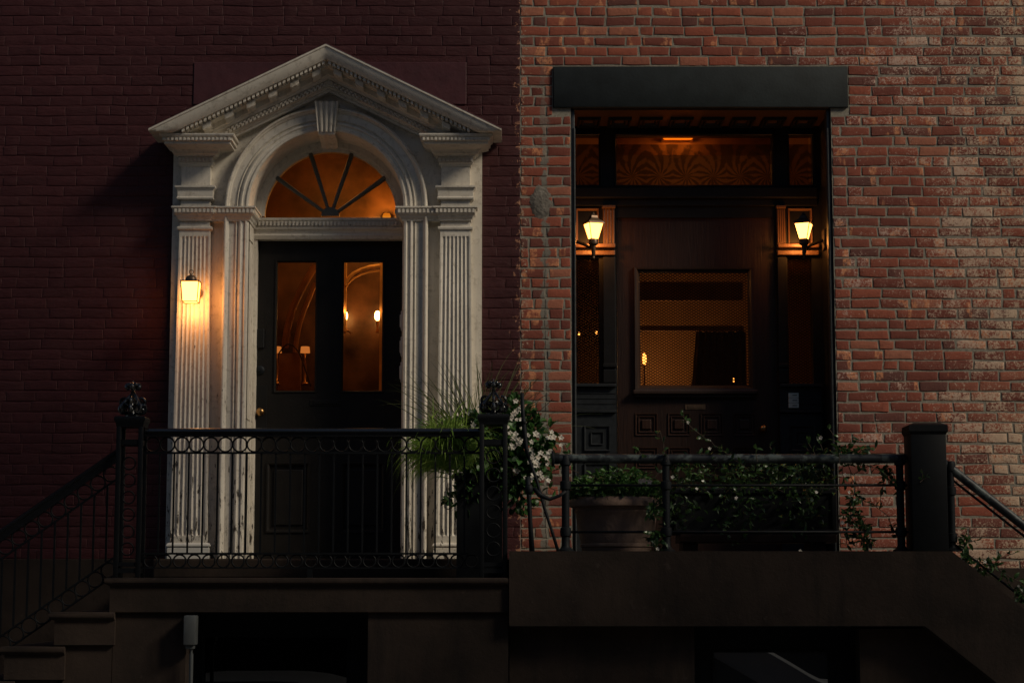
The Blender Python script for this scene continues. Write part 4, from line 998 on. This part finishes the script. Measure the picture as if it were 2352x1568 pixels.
def newel(x0, x1, zc_, ztip):
    cx = (x0+x1)/2; hw = (x1-x0)/2; m = MB(); tb = .030
    for sx_ in (-1, 1):
        for sy in (-1, 1):
            xx = cx+sx_*(hw-tb/2-.004); yy = YL+sy*(hw-tb/2-.004); m.box(xx-tb/2, xx+tb/2, yy-tb/2, yy+tb/2, zL, zc_-.02, bev=.005)
    for zz, h in ((rl(1016)-.02, .035), (rl(1300), .025), (zL+.03, .03)):
        for sx_ in (-1, 1): m.box(cx+sx_*(hw-.02)-.008, cx+sx_*(hw-.02)+.008, YL-hw+.03, YL+hw-.03, zz, zz+h); m.box(cx-hw+.03, cx+hw-.03, YL+sx_*(hw-.02)-.008, YL+sx_*(hw-.02)+.008, zz, zz+h)
    m.cornice(cx-hw+.004, cx+hw-.004, YL-hw+.004, YL+hw-.004, [(.004, zc_+.012), (.010, zc_+.008), (.014, zc_), (.014, zc_-.015), (.004, zc_-.03), (.0, zc_-.055)])
    n_ = m.build('newel_post', BLACK, RL, ang=40)
    r_ = hw-.05
    zz = rl(1293)+.09
    while zz < rl(1030):
        for sy in (-1,): 
            ring_mesh('post_ring', n_, (cx, YL+sy*(hw-.02), zz), r_, .005)
        zz += r_*2+.03
    finial_mesh(cx, YL, zc_+.012, ztip).build('finial', GLOSS, n_, ang=50)
newel(nl0, nl1, rl(962), rl(872)); newel(nr0, nr1, rl(957), rl(868))
# sloping flight of railing
xs1 = nl0+.01; xs0 = xs1-2.6; sl_ = .700; zt1_ = Zp(1026, YL)
def sloped(m, y0, y1, dz0, dz1):
    pts = [(xs0, zt1_-sl_*2.6+dz0), (xs1, zt1_+dz0), (xs1, zt1_+dz1), (xs0, zt1_-sl_*2.6+dz1)]; m.prism(pts, y0, y1)
m = MB(); A = []; 
prf2 = [(-.03, -.014), (-.02, -.003), (0, 0), (.02, -.003), (.03, -.014), (.03, -.032), (.018, -.040), (.018, -.085), (-.018, -.085), (-.018, -.040), (-.03, -.032)]
A = [m.vert((xs0, YL+y, zt1_-sl_*2.6+z)) for y, z in prf2]; B = [m.vert((xs1, YL+y, zt1_+z)) for y, z in prf2]
for j in range(len(prf2)): m.face((A[j], A[(j+1) % 11], B[(j+1) % 11], B[j]))
m.face(A); m.face(B[::-1]); m.build('sloping_handrail', GLOSS, RL, ang=40)
m = MB(); sloped(m, YL-.009, YL+.009, -.205, -.192); sloped(m, YL-.009, YL+.009, -.70, -.687); sloped(m, YL-.009, YL+.009, -.815, -.803); m.build('sloping_bars', BLACK, RL)
for i in range(30):
    xx = xs1-.03-i*.0825
    ztop_ = zt1_-sl_*(xs1-xx)
    if i == 0:
        ra = ring_mesh('ring', RL, (xx-.02, YL, ztop_-.139-.014), .047); rb2 = ring_mesh('ring', RL, (xx-.02, YL, ztop_-.751-.014), .048)
        m = MB(); m.box(xx-.046, xx-.034, YL-.006, YL+.006, ztop_-.715, ztop_-.225); ba = m.build('baluster', BLACK, RL)
    else:
        d = (-i*.0825, 0, -i*.0825*sl_)
        for q in (ra, rb2, ba): shiftcopy(q, RL, d)

# ------------------------------------------------------------------ right stoop
xr0, xr1 = Xp(1169, 1265, YF), Xp(2186, 1262, YF); zR = SZR
zRb = Zp(1437, YF); xrb = Xp(2125, 1434, YF)
STR = thing('stoop', 'plain dark brownstone stoop with steps down to the right below the black doorway', 'stoop', ((xr0+xr1)/2, YF, 0))
sl2 = .80; Lr = 2.2
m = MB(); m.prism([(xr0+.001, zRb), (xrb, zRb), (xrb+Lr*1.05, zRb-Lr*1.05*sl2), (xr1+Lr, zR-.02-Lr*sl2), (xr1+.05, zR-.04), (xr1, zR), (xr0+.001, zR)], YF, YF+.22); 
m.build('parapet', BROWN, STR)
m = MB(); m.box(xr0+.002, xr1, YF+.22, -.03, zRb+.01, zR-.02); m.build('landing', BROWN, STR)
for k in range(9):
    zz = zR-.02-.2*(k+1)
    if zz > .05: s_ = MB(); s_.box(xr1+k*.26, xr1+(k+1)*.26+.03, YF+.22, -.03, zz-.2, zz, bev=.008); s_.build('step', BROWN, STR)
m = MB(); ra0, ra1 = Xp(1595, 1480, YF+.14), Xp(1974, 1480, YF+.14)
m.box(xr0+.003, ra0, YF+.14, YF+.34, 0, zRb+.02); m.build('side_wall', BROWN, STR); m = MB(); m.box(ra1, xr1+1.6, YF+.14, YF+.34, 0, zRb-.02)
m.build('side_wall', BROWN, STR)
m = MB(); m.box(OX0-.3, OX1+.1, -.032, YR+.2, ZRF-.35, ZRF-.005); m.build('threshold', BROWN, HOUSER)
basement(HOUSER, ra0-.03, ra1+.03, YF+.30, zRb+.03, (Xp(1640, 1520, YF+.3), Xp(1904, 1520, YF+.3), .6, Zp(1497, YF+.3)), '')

# right pipe railing
YRR = -1.24; rr_ = lambda py: Zp(py, YRR); rx = lambda p, py=1150: Xp(p, py, YRR)
RR = thing('pipe_railing', 'weathered dark pipe railing with round fittings on the right stoop', 'railing', (rx(1700), YRR, zR))
zr = rr_(1053); rp = .030
def rough_tube(m, a, b, r, n=14, seg=60, amp=.0012):
    a, b = Vector(a), Vector(b); m.tube([a.lerp(b, k/seg)+Vector((0, mn.noise(Vector((k*.7, 3, 1)))*amp, mn.noise(Vector((k*.7, 9, 1)))*amp)) for k in range(seg+1)], [r*(1+.03*mn.noise(Vector((k*.9, 0, 5)))) for k in range(seg+1)], n)
m = MB(); rough_tube(m, (rx(1272), YRR, zr), (rx(2085), YRR, zr), rp); m.build('handrail', PIPE, RR, smooth=True)
m = MB()
pr = [(.05, 0), (.052, .006), (.05, .014), (.034, .02), (.034, .05)]
rings = [[m.vert((rx(1267)+x, YRR+r*math.cos(2*math.pi*j/18), zr+r*math.sin(2*math.pi*j/18))) for j in range(18)] for r, x in pr]
for A, B in zip(rings, rings[1:]):
    for j in range(18): m.face((A[j], A[(j+1) % 18], B[(j+1) % 18], B[j]))
m.face(rings[0]); m.build('end_flange', PIPED, RR, ang=40)
def pipe_post(x, ztop):
    m = MB(); zb = zR; h = ztop-zb; z1_, z2_ = rr_(1114), rr_(1221); z1_ = ztop-(zr-rr_(1114)); z2_ = ztop-(zr-rr_(1221))
    m.lathe(x, YRR, [(.055, zb), (.055, zb+.008), (.035, zb+.02), (.026, zb+.035), (.026, z2_-.03), (.034, z2_-.025), (.036, z2_), (.034, z2_+.025), (.025, z2_+.03), (.025, z1_-.03), (.034, z1_-.025), (.036, z1_), (.034, z1_+.025), (.024, z1_+.03), (.024, ztop-.045), (.034, ztop-.04), (.036, ztop), (.03, ztop+.02)], 16)
    return m.build('pipe_post', PIPED, RR, ang=45)
for p in (1299, 1530, 2068): pipe_post(rx(p), zr)
m = MB()
for py in (1114, 1221): m.tube([(rx(1290), YRR, rr_(py)), (rx(2085), YRR, rr_(py))], .008, 8)
m.build('tie_rods', PIPED, RR, smooth=True)
nx0, nx1 = rx(2084), rx(2171); hw = (nx1-nx0)/2; cxn = (nx0+nx1)/2; zt_ = rr_(977)
m = MB(); m.box(nx0+.008, nx1-.008, YRR-hw+.008, YRR+hw-.008, zR, zt_-.05, bev=.006)
m.cornice(nx0+.008, nx1-.008, YRR-hw+.008, YRR+hw-.008, [(-.03, zt_+.012), (0.0, zt_), (.010, zt_-.006), (.012, zt_-.045), (.004, zt_-.055), (0, zt_-.065)]); m.build('newel_post', BLACK, RR, ang=40)
m = MB(); x0, x1 = nx1-.02, nx1+2.3; sl3 = (1198-1046)/(2352-2170)*1.0; sl3 = .80
z0_ = rr_(1058); rough_tube(m, (x0, YRR, z0_), (x1, YRR, z0_-sl3*(x1-x0)), .029); m.build('sloping_handrail', PIPE, RR, smooth=True)
m = MB()
for py in (1096, 1243): m.tube([(nx1+.03, YRR, rr_(py)), (x1, YRR, rr_(py)-sl3*(x1-nx1-.03))], .008, 8)
m.build('sloping_rods', PIPED, RR, smooth=True)
pipe_post(rx(2184), rr_(1066))
for k in (1, 2):
    xx = rx(2184)+k*.85
    m = MB(); zt2 = rr_(1066)-sl3*.85*k; m.lathe(xx, YRR, [(.05, zt2-.74), (.026, zt2-.72), (.025, zt2-.05), (.034, zt2-.04), (.034, zt2)], 14); m.build('pipe_post', PIPED, RR, ang=45)

# bent iron rods between the two stoops
YI = -1.28
def ip(p, q, y=YI): return at(p, q, y)
t = thing('iron_brace', 'crooked dark iron rods standing between the two stoops beside white flowers', 'rod', ip(1222, 1266))
m = MB(); m.tube([ip(1199, 902), ip(1201, 950), ip(1204, 985), ip(1209, 1030), ip(1214, 1052)], [.012, .013, .016, .013, .012], 8); m.tube([ip(1199, 968), ip(1207, 968)], .022, 8); m.tube([ip(1214, 1050), ip(1232, 1100), ip(1250, 1165), ip(1268, 1220), ip(1282, 1266)], .010, 8); m.build('leaning_rod', PIPED, t, smooth=True)
m = MB(); m.tube([ip(1212, 1094), ip(1215, 1140), ip(1218, 1200), ip(1222, 1268)], [.018, .015, .014, .018], 8); m.lathe(ip(1215, 1125).x, YI, [(.016, ip(1215, 1135).z), (.028, ip(1215, 1128).z), (.028, ip(1215, 1118).z), (.016, ip(1215, 1112).z)], 10); m.build('short_post', PIPED, t, smooth=True)
m = MB(); m.tube([ip(1226, 1120), ip(1240, 1136), ip(1262, 1146), ip(1285, 1138), ip(1300, 1128)], [.014, .018, .012, .010, .012], 8); m.build('tie', PIPED, t, smooth=True)

# ------------------------------------------------------------------ pots and planters
yp = -.82; c = at(1416, 1266, yp); zb = zR-.018; zr1 = Zp(1143, yp); rr0 = 104/FPX*(14+yp)
t = thing('terracotta_pot', 'broad aged terracotta pot behind left end of the pipe railing', 'pot', (c.x, yp, zb))
H = zr1-zb; m = MB(); m.lathe(c.x, yp, [(rr0*.72, zb), (rr0*.76, zb+.02), (rr0*.77, zb+.05), (rr0*.80, zb+.055), (rr0*.80, zb+.07), (rr0*.78, zb+.075), (rr0*.86, zb+H*.5), (rr0*.89, zb+H*.72), (rr0*.92, zb+H*.74), (rr0*.92, zb+H*.77), (rr0*.90, zb+H*.78), (rr0*.91, zr1-.07), (rr0*1.03, zr1-.06), (rr0*1.05, zr1-.03), (rr0*.99, zr1-.006), (rr0*.95, zr1), (rr0*.88, zr1-.004), (rr0*.86, zr1-.05)], 48); m.build('body', TERRA, t, ang=50)
m = MB(); m.lathe(c.x, yp, [(rr0*.865, zr1-.07), (rr0*.86, zr1-.05)], 30); m.build('soil', plain('soil', (.02, .014, .01), .95), t)
POTC = Vector((c.x, yp, zr1))
yb_ = -.80; bx0_, bx1_ = Xp(1540, 1200, yb_), Xp(1924, 1200, yb_)
t = thing('planter_box', 'long black planter box full of vines behind the middle of the pipe railing', 'planter', ((bx0_+bx1_)/2, yb_+.15, zR))
zt2 = Zp(1120, yb_); zb2 = Zp(1226, yb_)
m = MB(); m.box(bx0_, bx1_, yb_, yb_+.36, zb2, zt2, bev=.008); ring_mould(m, bx0_+.03, bx1_-.03, zb2+.02, zt2-.03, yb_, .02, .012); m.build('body', BLACK, t)
m = MB(); m.box(bx0_+.02, bx1_-.02, yb_+.02, yb_+.34, zt2-.02, zt2+.004); m.build('soil', bpy.data.materials['soil'], t)
m = MB(); m.box(bx0_+.06, bx1_-.01, yb_-.03, yb_+.34, Zp(1245, yb_), zb2-.001, bev=.004); m.box(bx0_+.08, bx0_+.18, yb_, yb_+.3, zR-.02, Zp(1245, yb_)); m.box(bx1_-.18, bx1_-.08, yb_, yb_+.3, zR-.02, Zp(1245, yb_)); m.build('base_board', WOODD, t)
yt = -.92; tx0, tx1 = Xp(1044, 1200, yt), Xp(1158, 1200, yt); tz = Zp(1085, yt)
t = thing('tall_planter', 'tall square black planter beside the right newel on the left stoop', 'planter', ((tx0+tx1)/2, yt+.15, zL))
m = MB(); n = len(m.v); cx = (tx0+tx1)/2; hw = (tx1-tx0)/2; m.cornice(cx-hw*.8, cx+hw*.8, yt+.02, yt+.32, [(hw*.2-.02, tz), (hw*.2, tz-.004), (hw*.2, tz-.05), (hw*.2-.015, tz-.055), (0.02, zL+.04), (.02, zL)]); m.build('body', BLACK, t)
m = MB(); m.box(cx-hw*.8, cx+hw*.8, yt+.04, yt+.3, tz-.03, tz+.003); m.build('soil', bpy.data.materials['soil'], t)
TP = Vector((cx, yt+.15, tz))

# ------------------------------------------------------------------ plants
def sprig(ml, ms, path, rnd, L=.05, Wd=.024, step=.022, th=.0025, tip=True):
    P = [Vector(p) for p in path]; pts = []
    for a, b in zip(P, P[1:]):
        k = max(1, int((b-a).length/step))
        for i in range(k): pts.append(a.lerp(b, i/k)+Vector((rnd.gauss(0, .003), rnd.gauss(0, .003), rnd.gauss(0, .003))))
    pts.append(P[-1]); ms.tube(pts, th, 5)
    for i, p in enumerate(pts[1:]):
        t_ = (p-pts[i]).normalized()
        for s_ in (1, -1):
            if rnd.random() < .72:
                d = (t_*.5 + rv(rnd)*.9 + Vector((0, -.25, .1))).normalized(); leaf(ml, p, d, rv(rnd, .8), L*rnd.uniform(.6, 1.15), Wd*rnd.uniform(.7, 1.15), rnd)
def flower(parent, c, r, rnd, mat=PETAL):
    m = MB(); ax = Vector((rnd.uniform(-.4, .4), -1, rnd.uniform(-.1, .6))).normalized(); u = ax.orthogonal().normalized(); v = ax.cross(u)
    for k in range(5):
        a = 2*math.pi*k/5+rnd.uniform(-.2, .2); d = (u*math.cos(a)+v*math.sin(a) + ax*rnd.uniform(.1, .5)).normalized(); leaf(m, c, d, ax, r, r*.75, rnd, .1)
    o = m.build('flower', mat, parent, fixn=False); return o
def blade(m, base, d, L, Wd, rnd, droop=1.0, seg=9):
    m.cc = (rnd.random(), 0, 0, 1); p = Vector(base); dr = Vector(d).normalized(); prev = None; side = dr.cross(Vector((0, 1, .1))).normalized()
    for k in range(seg+1):
        w_ = Wd*(1-(k/seg)**1.6)*.5+.0004
        a = m.vert(p-side*w_); b = m.vert(p+side*w_)
        if prev: m.face((prev[0], prev[1], b, a))
        prev = (a, b); p = p + dr*L/seg; dr = (dr + Vector((0, 0, -droop*.16*(k/seg+.25)))).normalized()
rnd = random.Random(21)
# spiky ornamental grass
t = thing('ornamental_grass', 'tall spiky grass with arching dry blades rising from the tall black planter', 'grass', TP)
m = MB()
for i in range(110):
    a = rnd.uniform(-1.05, .75); d = Vector((math.sin(a)*.75, rnd.uniform(-.35, .3), math.cos(a)*1.0+.35)); blade(m, TP+Vector((rnd.uniform(-.10, .06), rnd.uniform(-.08, .08), 0)), d, rnd.uniform(.5, .92), rnd.uniform(.006, .012), rnd, rnd.uniform(.5, 1.7), 12)
for i in range(16):
    a = rnd.uniform(.2, 1.2); d = Vector((math.sin(a), rnd.uniform(-.2, .3), math.cos(a)+.2)); blade(m, TP+Vector((.03, 0, 0)), d, rnd.uniform(.6, .95), .003, rnd, rnd.uniform(.6, 1.2), 12)
m.build('blades', GRASSM, t, fixn=False)
m = MB(); ml = MB()
for i in range(7):
    a = rnd.uniform(.1, .9); p = TP.copy(); pts = [p]
    d = Vector((math.sin(a), 0, math.cos(a)))
    for k in range(7): p = p + d*.10; d = (d+Vector((rnd.gauss(0, .2), rnd.gauss(0, .1), -.03))).normalized(); pts.append(p.copy())
    m.tube(pts, .0018, 5)
m.build('twigs', STEM, t)
t = thing('trailing_lime_grass', 'bright lime fountain grass spilling over left side of the tall planter', 'grass', TP+Vector((-.15, -.02, .02)))
m = MB(); c0 = at(1018, 1055, yt-.08)
for i in range(1200):
    b = c0 + Vector((rnd.gauss(.03, .055), rnd.uniform(-.08, .1), rnd.gauss(0.02, .045))); a = rnd.uniform(-1.5, .7)
    blade(m, b, Vector((math.sin(a), rnd.uniform(-.5, .3), math.cos(a)*.7)), rnd.uniform(.18, .42), rnd.uniform(.005, .010), rnd, rnd.uniform(2.2, 5.0), 9)
m.build('blades', LIME, t, fixn=False)
t = thing('flowering_shrub', 'leafy shrub with white and pale pink blossom around the right newel finial', 'shrub', TP+Vector((.15, 0, .05)))
ml, ms = MB(), MB(); blobs = [(1205, 1010, .19, 250), (1175, 1075, .17, 230), (1230, 1050, .12, 110), (1120, 975, .12, 110), (1075, 985, .09, 70), (1180, 950, .12, 100), (1195, 1130, .13, 120), (1120, 1050, .18, 180), (1090, 1110, .12, 130), (1190, 1000, .13, 100), (1060, 1150, .08, 60)]
for px_, py_, rad, cnt in blobs:
    c0 = at(px_, py_, yt+.08)
    for i in range(cnt):
        q = rv(rnd)*rad*rnd.random()**.45; q.y *= .8; p = c0+q; leaf(ml, p, (q.normalized()*.8+rv(rnd)*.7+Vector((0, -.2, -.1))), rv(rnd, 1), rnd.uniform(.045, .09), rnd.uniform(.026, .048), rnd)
    ms.tube([TP+Vector((.03, 0, 0)), (TP+c0)/2+Vector((0, 0, .03)), c0], [.006, .004, .002], 5)
ml.build('leaves', LEAF2, t, fixn=False); ms.build('stems', STEM, t)
fl = [(1185, 1008, 7), (1170, 1018, 4), (1250, 995, 5), (1262, 1000, 3), (1240, 1040, 5), (1258, 1045, 4), (1190, 935, 5), (1195, 960, 4), (1212, 1060, 5), (1232, 1075, 4), (1245, 1095, 5), (1200, 1100, 4), (1072, 962, 2), (1100, 968, 1), (1180, 985, 3), (1220, 1005, 3)]
for px_, py_, cnt in fl:
    for i in range(cnt): flower(t, at(px_+rnd.gauss(0, 12), py_+rnd.gauss(0, 11), yt-.08+rnd.uniform(-.06, .04)), rnd.uniform(.014, .025), rnd)
# plant in the terracotta pot
t = thing('pot_shrub', 'low dense dark green plant filling the terracotta pot', 'plant', POTC)
ml, ms = MB(), MB()
for i in range(1500):
    a = rnd.uniform(0, 6.283); rr = rr0*1.02*math.sqrt(rnd.random()); hgt = (.23*(1-(rr/rr0)**2*.55))*rnd.uniform(.15, 1)
    p = POTC+Vector((rr*math.cos(a), rr*math.sin(a)*.9, hgt-.03)); leaf(ml, p, Vector((math.cos(a)*.7, math.sin(a)*.7-.3, rnd.uniform(-.5, .8)))+rv(rnd)*.5, rv(rnd, 1.2), rnd.uniform(.03, .062), rnd.uniform(.016, .03), rnd)
for i in range(30):
    a = rnd.uniform(0, 6.283); ms.tube([POTC, POTC+Vector((math.cos(a)*.1, math.sin(a)*.1, .08)), POTC+Vector((math.cos(a)*.2, math.sin(a)*.2, .14))], .003, 5)
for path in ([(1330, 1085), (1300, 1075), (1268, 1080), (1250, 1090)], [(1330, 1060), (1310, 1040), (1298, 1018)], [(1350, 1120), (1300, 1130), (1262, 1120)], [(1475, 1120), (1500, 1105), (1512, 1085)]):
    sprig(ml, ms, [at(*q, yp-.1) for q in path], rnd, .055, .024, .035)
ml.build('leaves', LEAF2, t, fixn=False); ms.build('stems', STEM, t)
for q in ((1480, 1103), (1492, 1106), (1470, 1105)): flower(t, at(*q, yp-.32), .02, rnd)
# jasmine vine over the railing and box
yv = -1.22
def vine(label, paths, blobs, fls, loc, L=.055):
    t = thing('climbing_vine', label, 'vine', loc)
    ml, ms = MB(), MB()
    for path in paths:
        yy = yv+rnd.uniform(-.06, .10); sprig(ml, ms, [at(q[0], q[1], yy+rnd.uniform(-.02, .02)) for q in path], rnd, L, L*.45, .030)
    for px_, py_, rad, cnt, y0 in blobs:
        c0 = at(px_, py_, y0)
        for i in range(cnt):
            q = rv(rnd)*rad*rnd.random()**.5; q.y *= .7; leaf(ml, c0+q, rv(rnd)+Vector((0, -.3, -.1)), rv(rnd, 1), L*rnd.uniform(.6, 1.15), L*.45*rnd.uniform(.7, 1.1), rnd)
    ml.build('leaves', LEAF, t, fixn=False); ms.build('stems', STEM, t)
    for q in fls: flower(t, at(*q, yv-.06), rnd.uniform(.011, .016), rnd)
    return t
P1 = [[(1720, 1080), (1680, 1050), (1640, 1022), (1610, 1000), (1582, 975), (1568, 955)], [(1660, 1055), (1620, 1040), (1580, 1050), (1545, 1060)], [(1530, 1060), (1524, 1020), (1516, 990)], [(1465, 1060), (1460, 1040)], [(1475, 1058), (1468, 1035)],
      [(1540, 1060), (1580, 1080), (1640, 1090), (1700, 1085)], [(1740, 1060), (1735, 1030)], [(1790, 1060), (1775, 1040), (1768, 1025)], [(1600, 1065), (1680, 1058), (1760, 1066), (1840, 1058), (1900, 1062)], [(1700, 1100), (1760, 1110), (1800, 1130)], [(1830, 1080), (1850, 1110), (1858, 1160)], [(1535, 1070), (1525, 1130), (1528, 1190), (1520, 1250)], [(1520, 1150), (1500, 1165), (1490, 1180)], [(1525, 1215), (1500, 1240), (1498, 1275)],
      [(1880, 1060), (1870, 1035), (1858, 1020)], [(1885, 1055), (1862, 1040), (1852, 1028)]]
B1 = [(1600, 1130, .20, 150, -.75), (1720, 1125, .24, 240, -.75), (1840, 1120, .22, 240, -.75), (1560, 1180, .14, 60, -.95), (1530, 1150, .09, 60, -1.15), (1508, 1240, .06, 45, -1.26), (1500, 1175, .05, 25, -1.26), (1580, 1090, .12, 70, -1.1), (1680, 1085, .12, 60, -1.1), (1780, 1095, .13, 80, -1.1), (1870, 1090, .14, 120, -1.1), (1700, 1190, .2, 70, -.9), (1850, 1180, .2, 80, -.9)]
vine('dark glossy jasmine vine sprawling over the planter box and pipe rail', P1, B1, [(1545, 1095), (1691, 1143), (1510, 1260), (1502, 1300-55), (1690, 1145), (1630, 1030), (1580, 970), (1600, 1122), (1875, 1130), (1838, 1265)], (Xp(1720, 1120, -.8), -.8, zt2))
P2 = [[(1930, 1062), (1922, 1030), (1915, 1000), (1905, 985)], [(1925, 1040), (1950, 1025), (1975, 1010)], [(1940, 1060), (1965, 1045), (1990, 1035), (2010, 1030)], [(1900, 1060), (1890, 1030), (1880, 1010)], [(1950, 1070), (1965, 1120), (1950, 1170), (1965, 1210), (1955, 1250)], [(1975, 1180), (1990, 1210), (1980, 1250)], [(1945, 1150), (1975, 1145), (2010, 1160), (2040, 1185)], [(2040, 1070), (2030, 1110), (2022, 1150)], [(2000, 1070), (2030, 1085), (2050, 1110)], [(1960, 1090), (1990, 1070), (2020, 1065)], [(2085, 1250), (2060, 1230), (2040, 1190)], [(1935, 1200), (1945, 1250)], [(2060, 1190), (2075, 1240)], [(1935, 1070), (1940, 1110)], [(2050, 1080), (2065, 1120), (2070, 1160)]]
B2 = [(1940, 1045, .09, 70, -1.2), (1975, 1045, .08, 50, -1.2), (1955, 1180, .07, 50, -1.2), (1975, 1225, .08, 60, -1.2), (1965, 1140, .05, 25, -1.2), (2035, 1085, .05, 30, -1.2), (1990, 1250, .05, 25, -1.2)]
vine('jasmine vine climbing the rail against bare brick left of the square newel', P2, B2, [(1950, 1130), (1885, 1005), (1940, 1090), (1935, 1200)], (Xp(1960, 1250, -1.2), -1.2, zR))
P3 = [[(2110, 1110), (2103, 1085)], [(2112, 1108), (2130, 1095)], [(2115, 1075), (2118, 1100)]]
yv = -1.37
vine('tiny bright green sprig hanging in front of the square black newel', P3, [], [], at(2110, 1105, -1.36), .04)
yv = -1.25
P4 = [[(2200, 1262), (2215, 1235), (2222, 1215)], [(2210, 1250), (2240, 1240)], [(2195, 1265), (2220, 1275), (2250, 1290), (2290, 1300), (2310, 1330), (2345, 1370)], [(2205, 1280), (2230, 1300), (2270, 1320)], [(2280, 1300), (2300, 1280), (2330, 1270)], [(2330, 1350), (2350, 1340), (2375, 1350)], [(2345, 1370), (2390, 1420), (2430, 1460)], [(2300, 1310), (2330, 1330), (2365, 1345)]]
B4 = [(2215, 1245, .05, 30, -1.25), (2215, 1282, .05, 30, -1.28), (2265, 1302, .05, 30, -1.28), (2345, 1365, .06, 40, -1.28), (2400, 1420, .06, 40, -1.28)]
vine('vine trailing down the sloping parapet of the right stoop', P4, B4, [(2262, 1290), (2205, 1284), (2340, 1345)], (Xp(2260, 1300, -1.25), -1.25, Zp(1310, -1.25)))

# ------------------------------------------------------------------ across the street (seen only as reflections)
m = MB(); m.box(-40, 40, -34, -22, 0, 13); 
OPP = thing('opposite_terrace', 'dark brick terrace across the street reflected in the door glass', 'house', (0, -22, 0))
m.build('wall', plain('dark_brick_opposite', (.10, .055, .045), .9), OPP)
m = MB()
for i in range(-12, 13):
    for k in range(4): m.box(i*3-.5, i*3+.5, -22.0, -21.96, 1.2+k*3.1, 3.0+k*3.1)
o = m.build('windows', BLKW, OPP); o['kind'] = 'stuff'
def car(x, y, flip, label, hs=1.0):
    t = thing('parked_car', label, 'car', (x, y, 0), 'cars parked along the kerb')
    s = -1 if flip else 1; Wc = .86
    side = [(-2.1, .35), (-2.15, .6), (-2.05, .82), (-1.5, .93), (-1.0, .96), (-.35, 1.33), (.2, 1.38), (.9, 1.34), (1.55, 1.0), (2.0, .92), (2.12, .6), (2.1, .35)]
    sm = []
    for i_ in range(len(side)-1):                # rounded through the points
        p0, p1, p2, p3 = side[max(i_-1, 0)], side[i_], side[i_+1], side[min(i_+2, len(side)-1)]
        for t_ in (0, .25, .5, .75):
            sm.append(tuple(.5*((2*b)+(c-a)*t_+(2*a-5*b+4*c-d)*t_*t_+(3*b-a-3*c+d)*t_**3) for a, b, c, d in zip(p0, p1, p2, p3)))
    side = [(a, .35+(b-.35)*hs) for a, b in sm + [side[-1]]]
    m = MB(); rows = []
    def w_at(z): return Wc*(1-max(0, z-.9)*.38)
    for yy in (-1, -.9, .9, 1):
        rows.append([m.vert((x+s*a, y+yy*w_at(b)*(1 if abs(yy) == 1 else 1), b-(.03 if abs(yy) == 1 else 0))) for a, b in side])
    k = len(side)
    for A, B in zip(rows, rows[1:]):
        for j in range(k): m.face((A[j], A[(j+1) % k], B[(j+1) % k], B[j]))
    m.face(rows[0]); m.face(rows[-1][::-1])
    m.build('body', NTCAR, t, ang=30)
    for sy in (-1, 1):
        m = MB(); pts = [(-.85, .98), (-.33, 1.27), (.1, 1.31), (.45, 1.29), (.95, 1.00)]; pts = [(a, .35+(b-.35)*hs) for a, b in pts]
        yy = [y+sy*(w_at(b)+.004) for a, b in pts]; vs = [m.vert((x+s*a, yv_, b)) for (a, b), yv_ in zip(pts, yy)]; m.face(vs); m.build('side_window', CARG, t)
    for wx_ in (-1.35, 1.3):
        for sy in (-1, 1):
            m = MB(); cx_, cy_ = x+s*wx_, y+sy*(Wc-.08); n = 24
            A = [m.vert((cx_+.32*math.cos(2*math.pi*j/n), cy_-.11, .32+.32*math.sin(2*math.pi*j/n))) for j in range(n)]; B = [m.vert((cx_+.32*math.cos(2*math.pi*j/n), cy_+.11, .32+.32*math.sin(2*math.pi*j/n))) for j in range(n)]
            for j in range(n): m.face((A[j], A[(j+1) % n], B[(j+1) % n], B[j]))
            m.face(A); m.face(B[::-1]); m.build('wheel', BLKW, t)
NTCAR = plain('silver_car_paint', (.62, .64, .66), .3, .1, .03); CARG = plain('car_window', (.01, .012, .014), .05, var=0)
car(-2.6, -6.1, False, 'silver car at the kerb mirrored in the basement glass under the left stoop', .66)
car(1.15, -6.1, False, 'silver car at the kerb mirrored in the basement glass under the right stoop')

# unseen tree added beside the view to shade the left wall and stoops
rt = random.Random(5)
t = thing('added_shade_tree', 'unseen leafy tree added at the kerb to shade the left wall and the stoops', 'tree', (3.7, -4.5, 0))
m = MB(); m.tube([(3.7, -4.5, 0), (3.66, -4.5, 1.5), (3.6, -4.5, 3.2), (3.5, -4.5, 4.6), (3.3, -4.5, 6.4), (3.1, -4.4, 8.6)], [.19, .16, .14, .12, .09, .04], 12); m.build('trunk', STEM, t, smooth=True)
for a, b, c_ in (((3.5, -4.5, 5.4), (2.7, -4.5, 7.0), (2.0, -4.4, 8.4)), ((3.55, -4.5, 3.9), (4.6, -4.5, 4.6), (6.8, -4.4, 5.2)), ((3.3, -4.5, 6.0), (3.6, -4.4, 7.8), (4.0, -4.4, 9.4))):
    m = MB(); m.tube([a, b, c_], [.07, .05, .015], 8); m.build('limb', STEM, t, smooth=True)
m = MB()
for c_, r_, cnt in (((2.6, -4.4, 8.4), (1.7, 1.4, 2.7), 4200), ((5.9, -4.4, 5.2), (2.9, 1.1, .85), 3000)):
    cl = [(Vector((rt.gauss(0, .5)*r_[0], rt.gauss(0, .5)*r_[1], rt.gauss(0, .5)*r_[2])), rt.uniform(.25, .5)) for _ in range(16)]
    for i in range(cnt):
        q, rr = rt.choice(cl); p = Vector(c_)+q+rv(rt)*rr*rt.random()**.4*1.3; leaf(m, p, rv(rt), rv(rt, 1), rt.uniform(.10, .17), rt.uniform(.06, .10), rt)
m.build('crown', LEAF2, t, fixn=False)
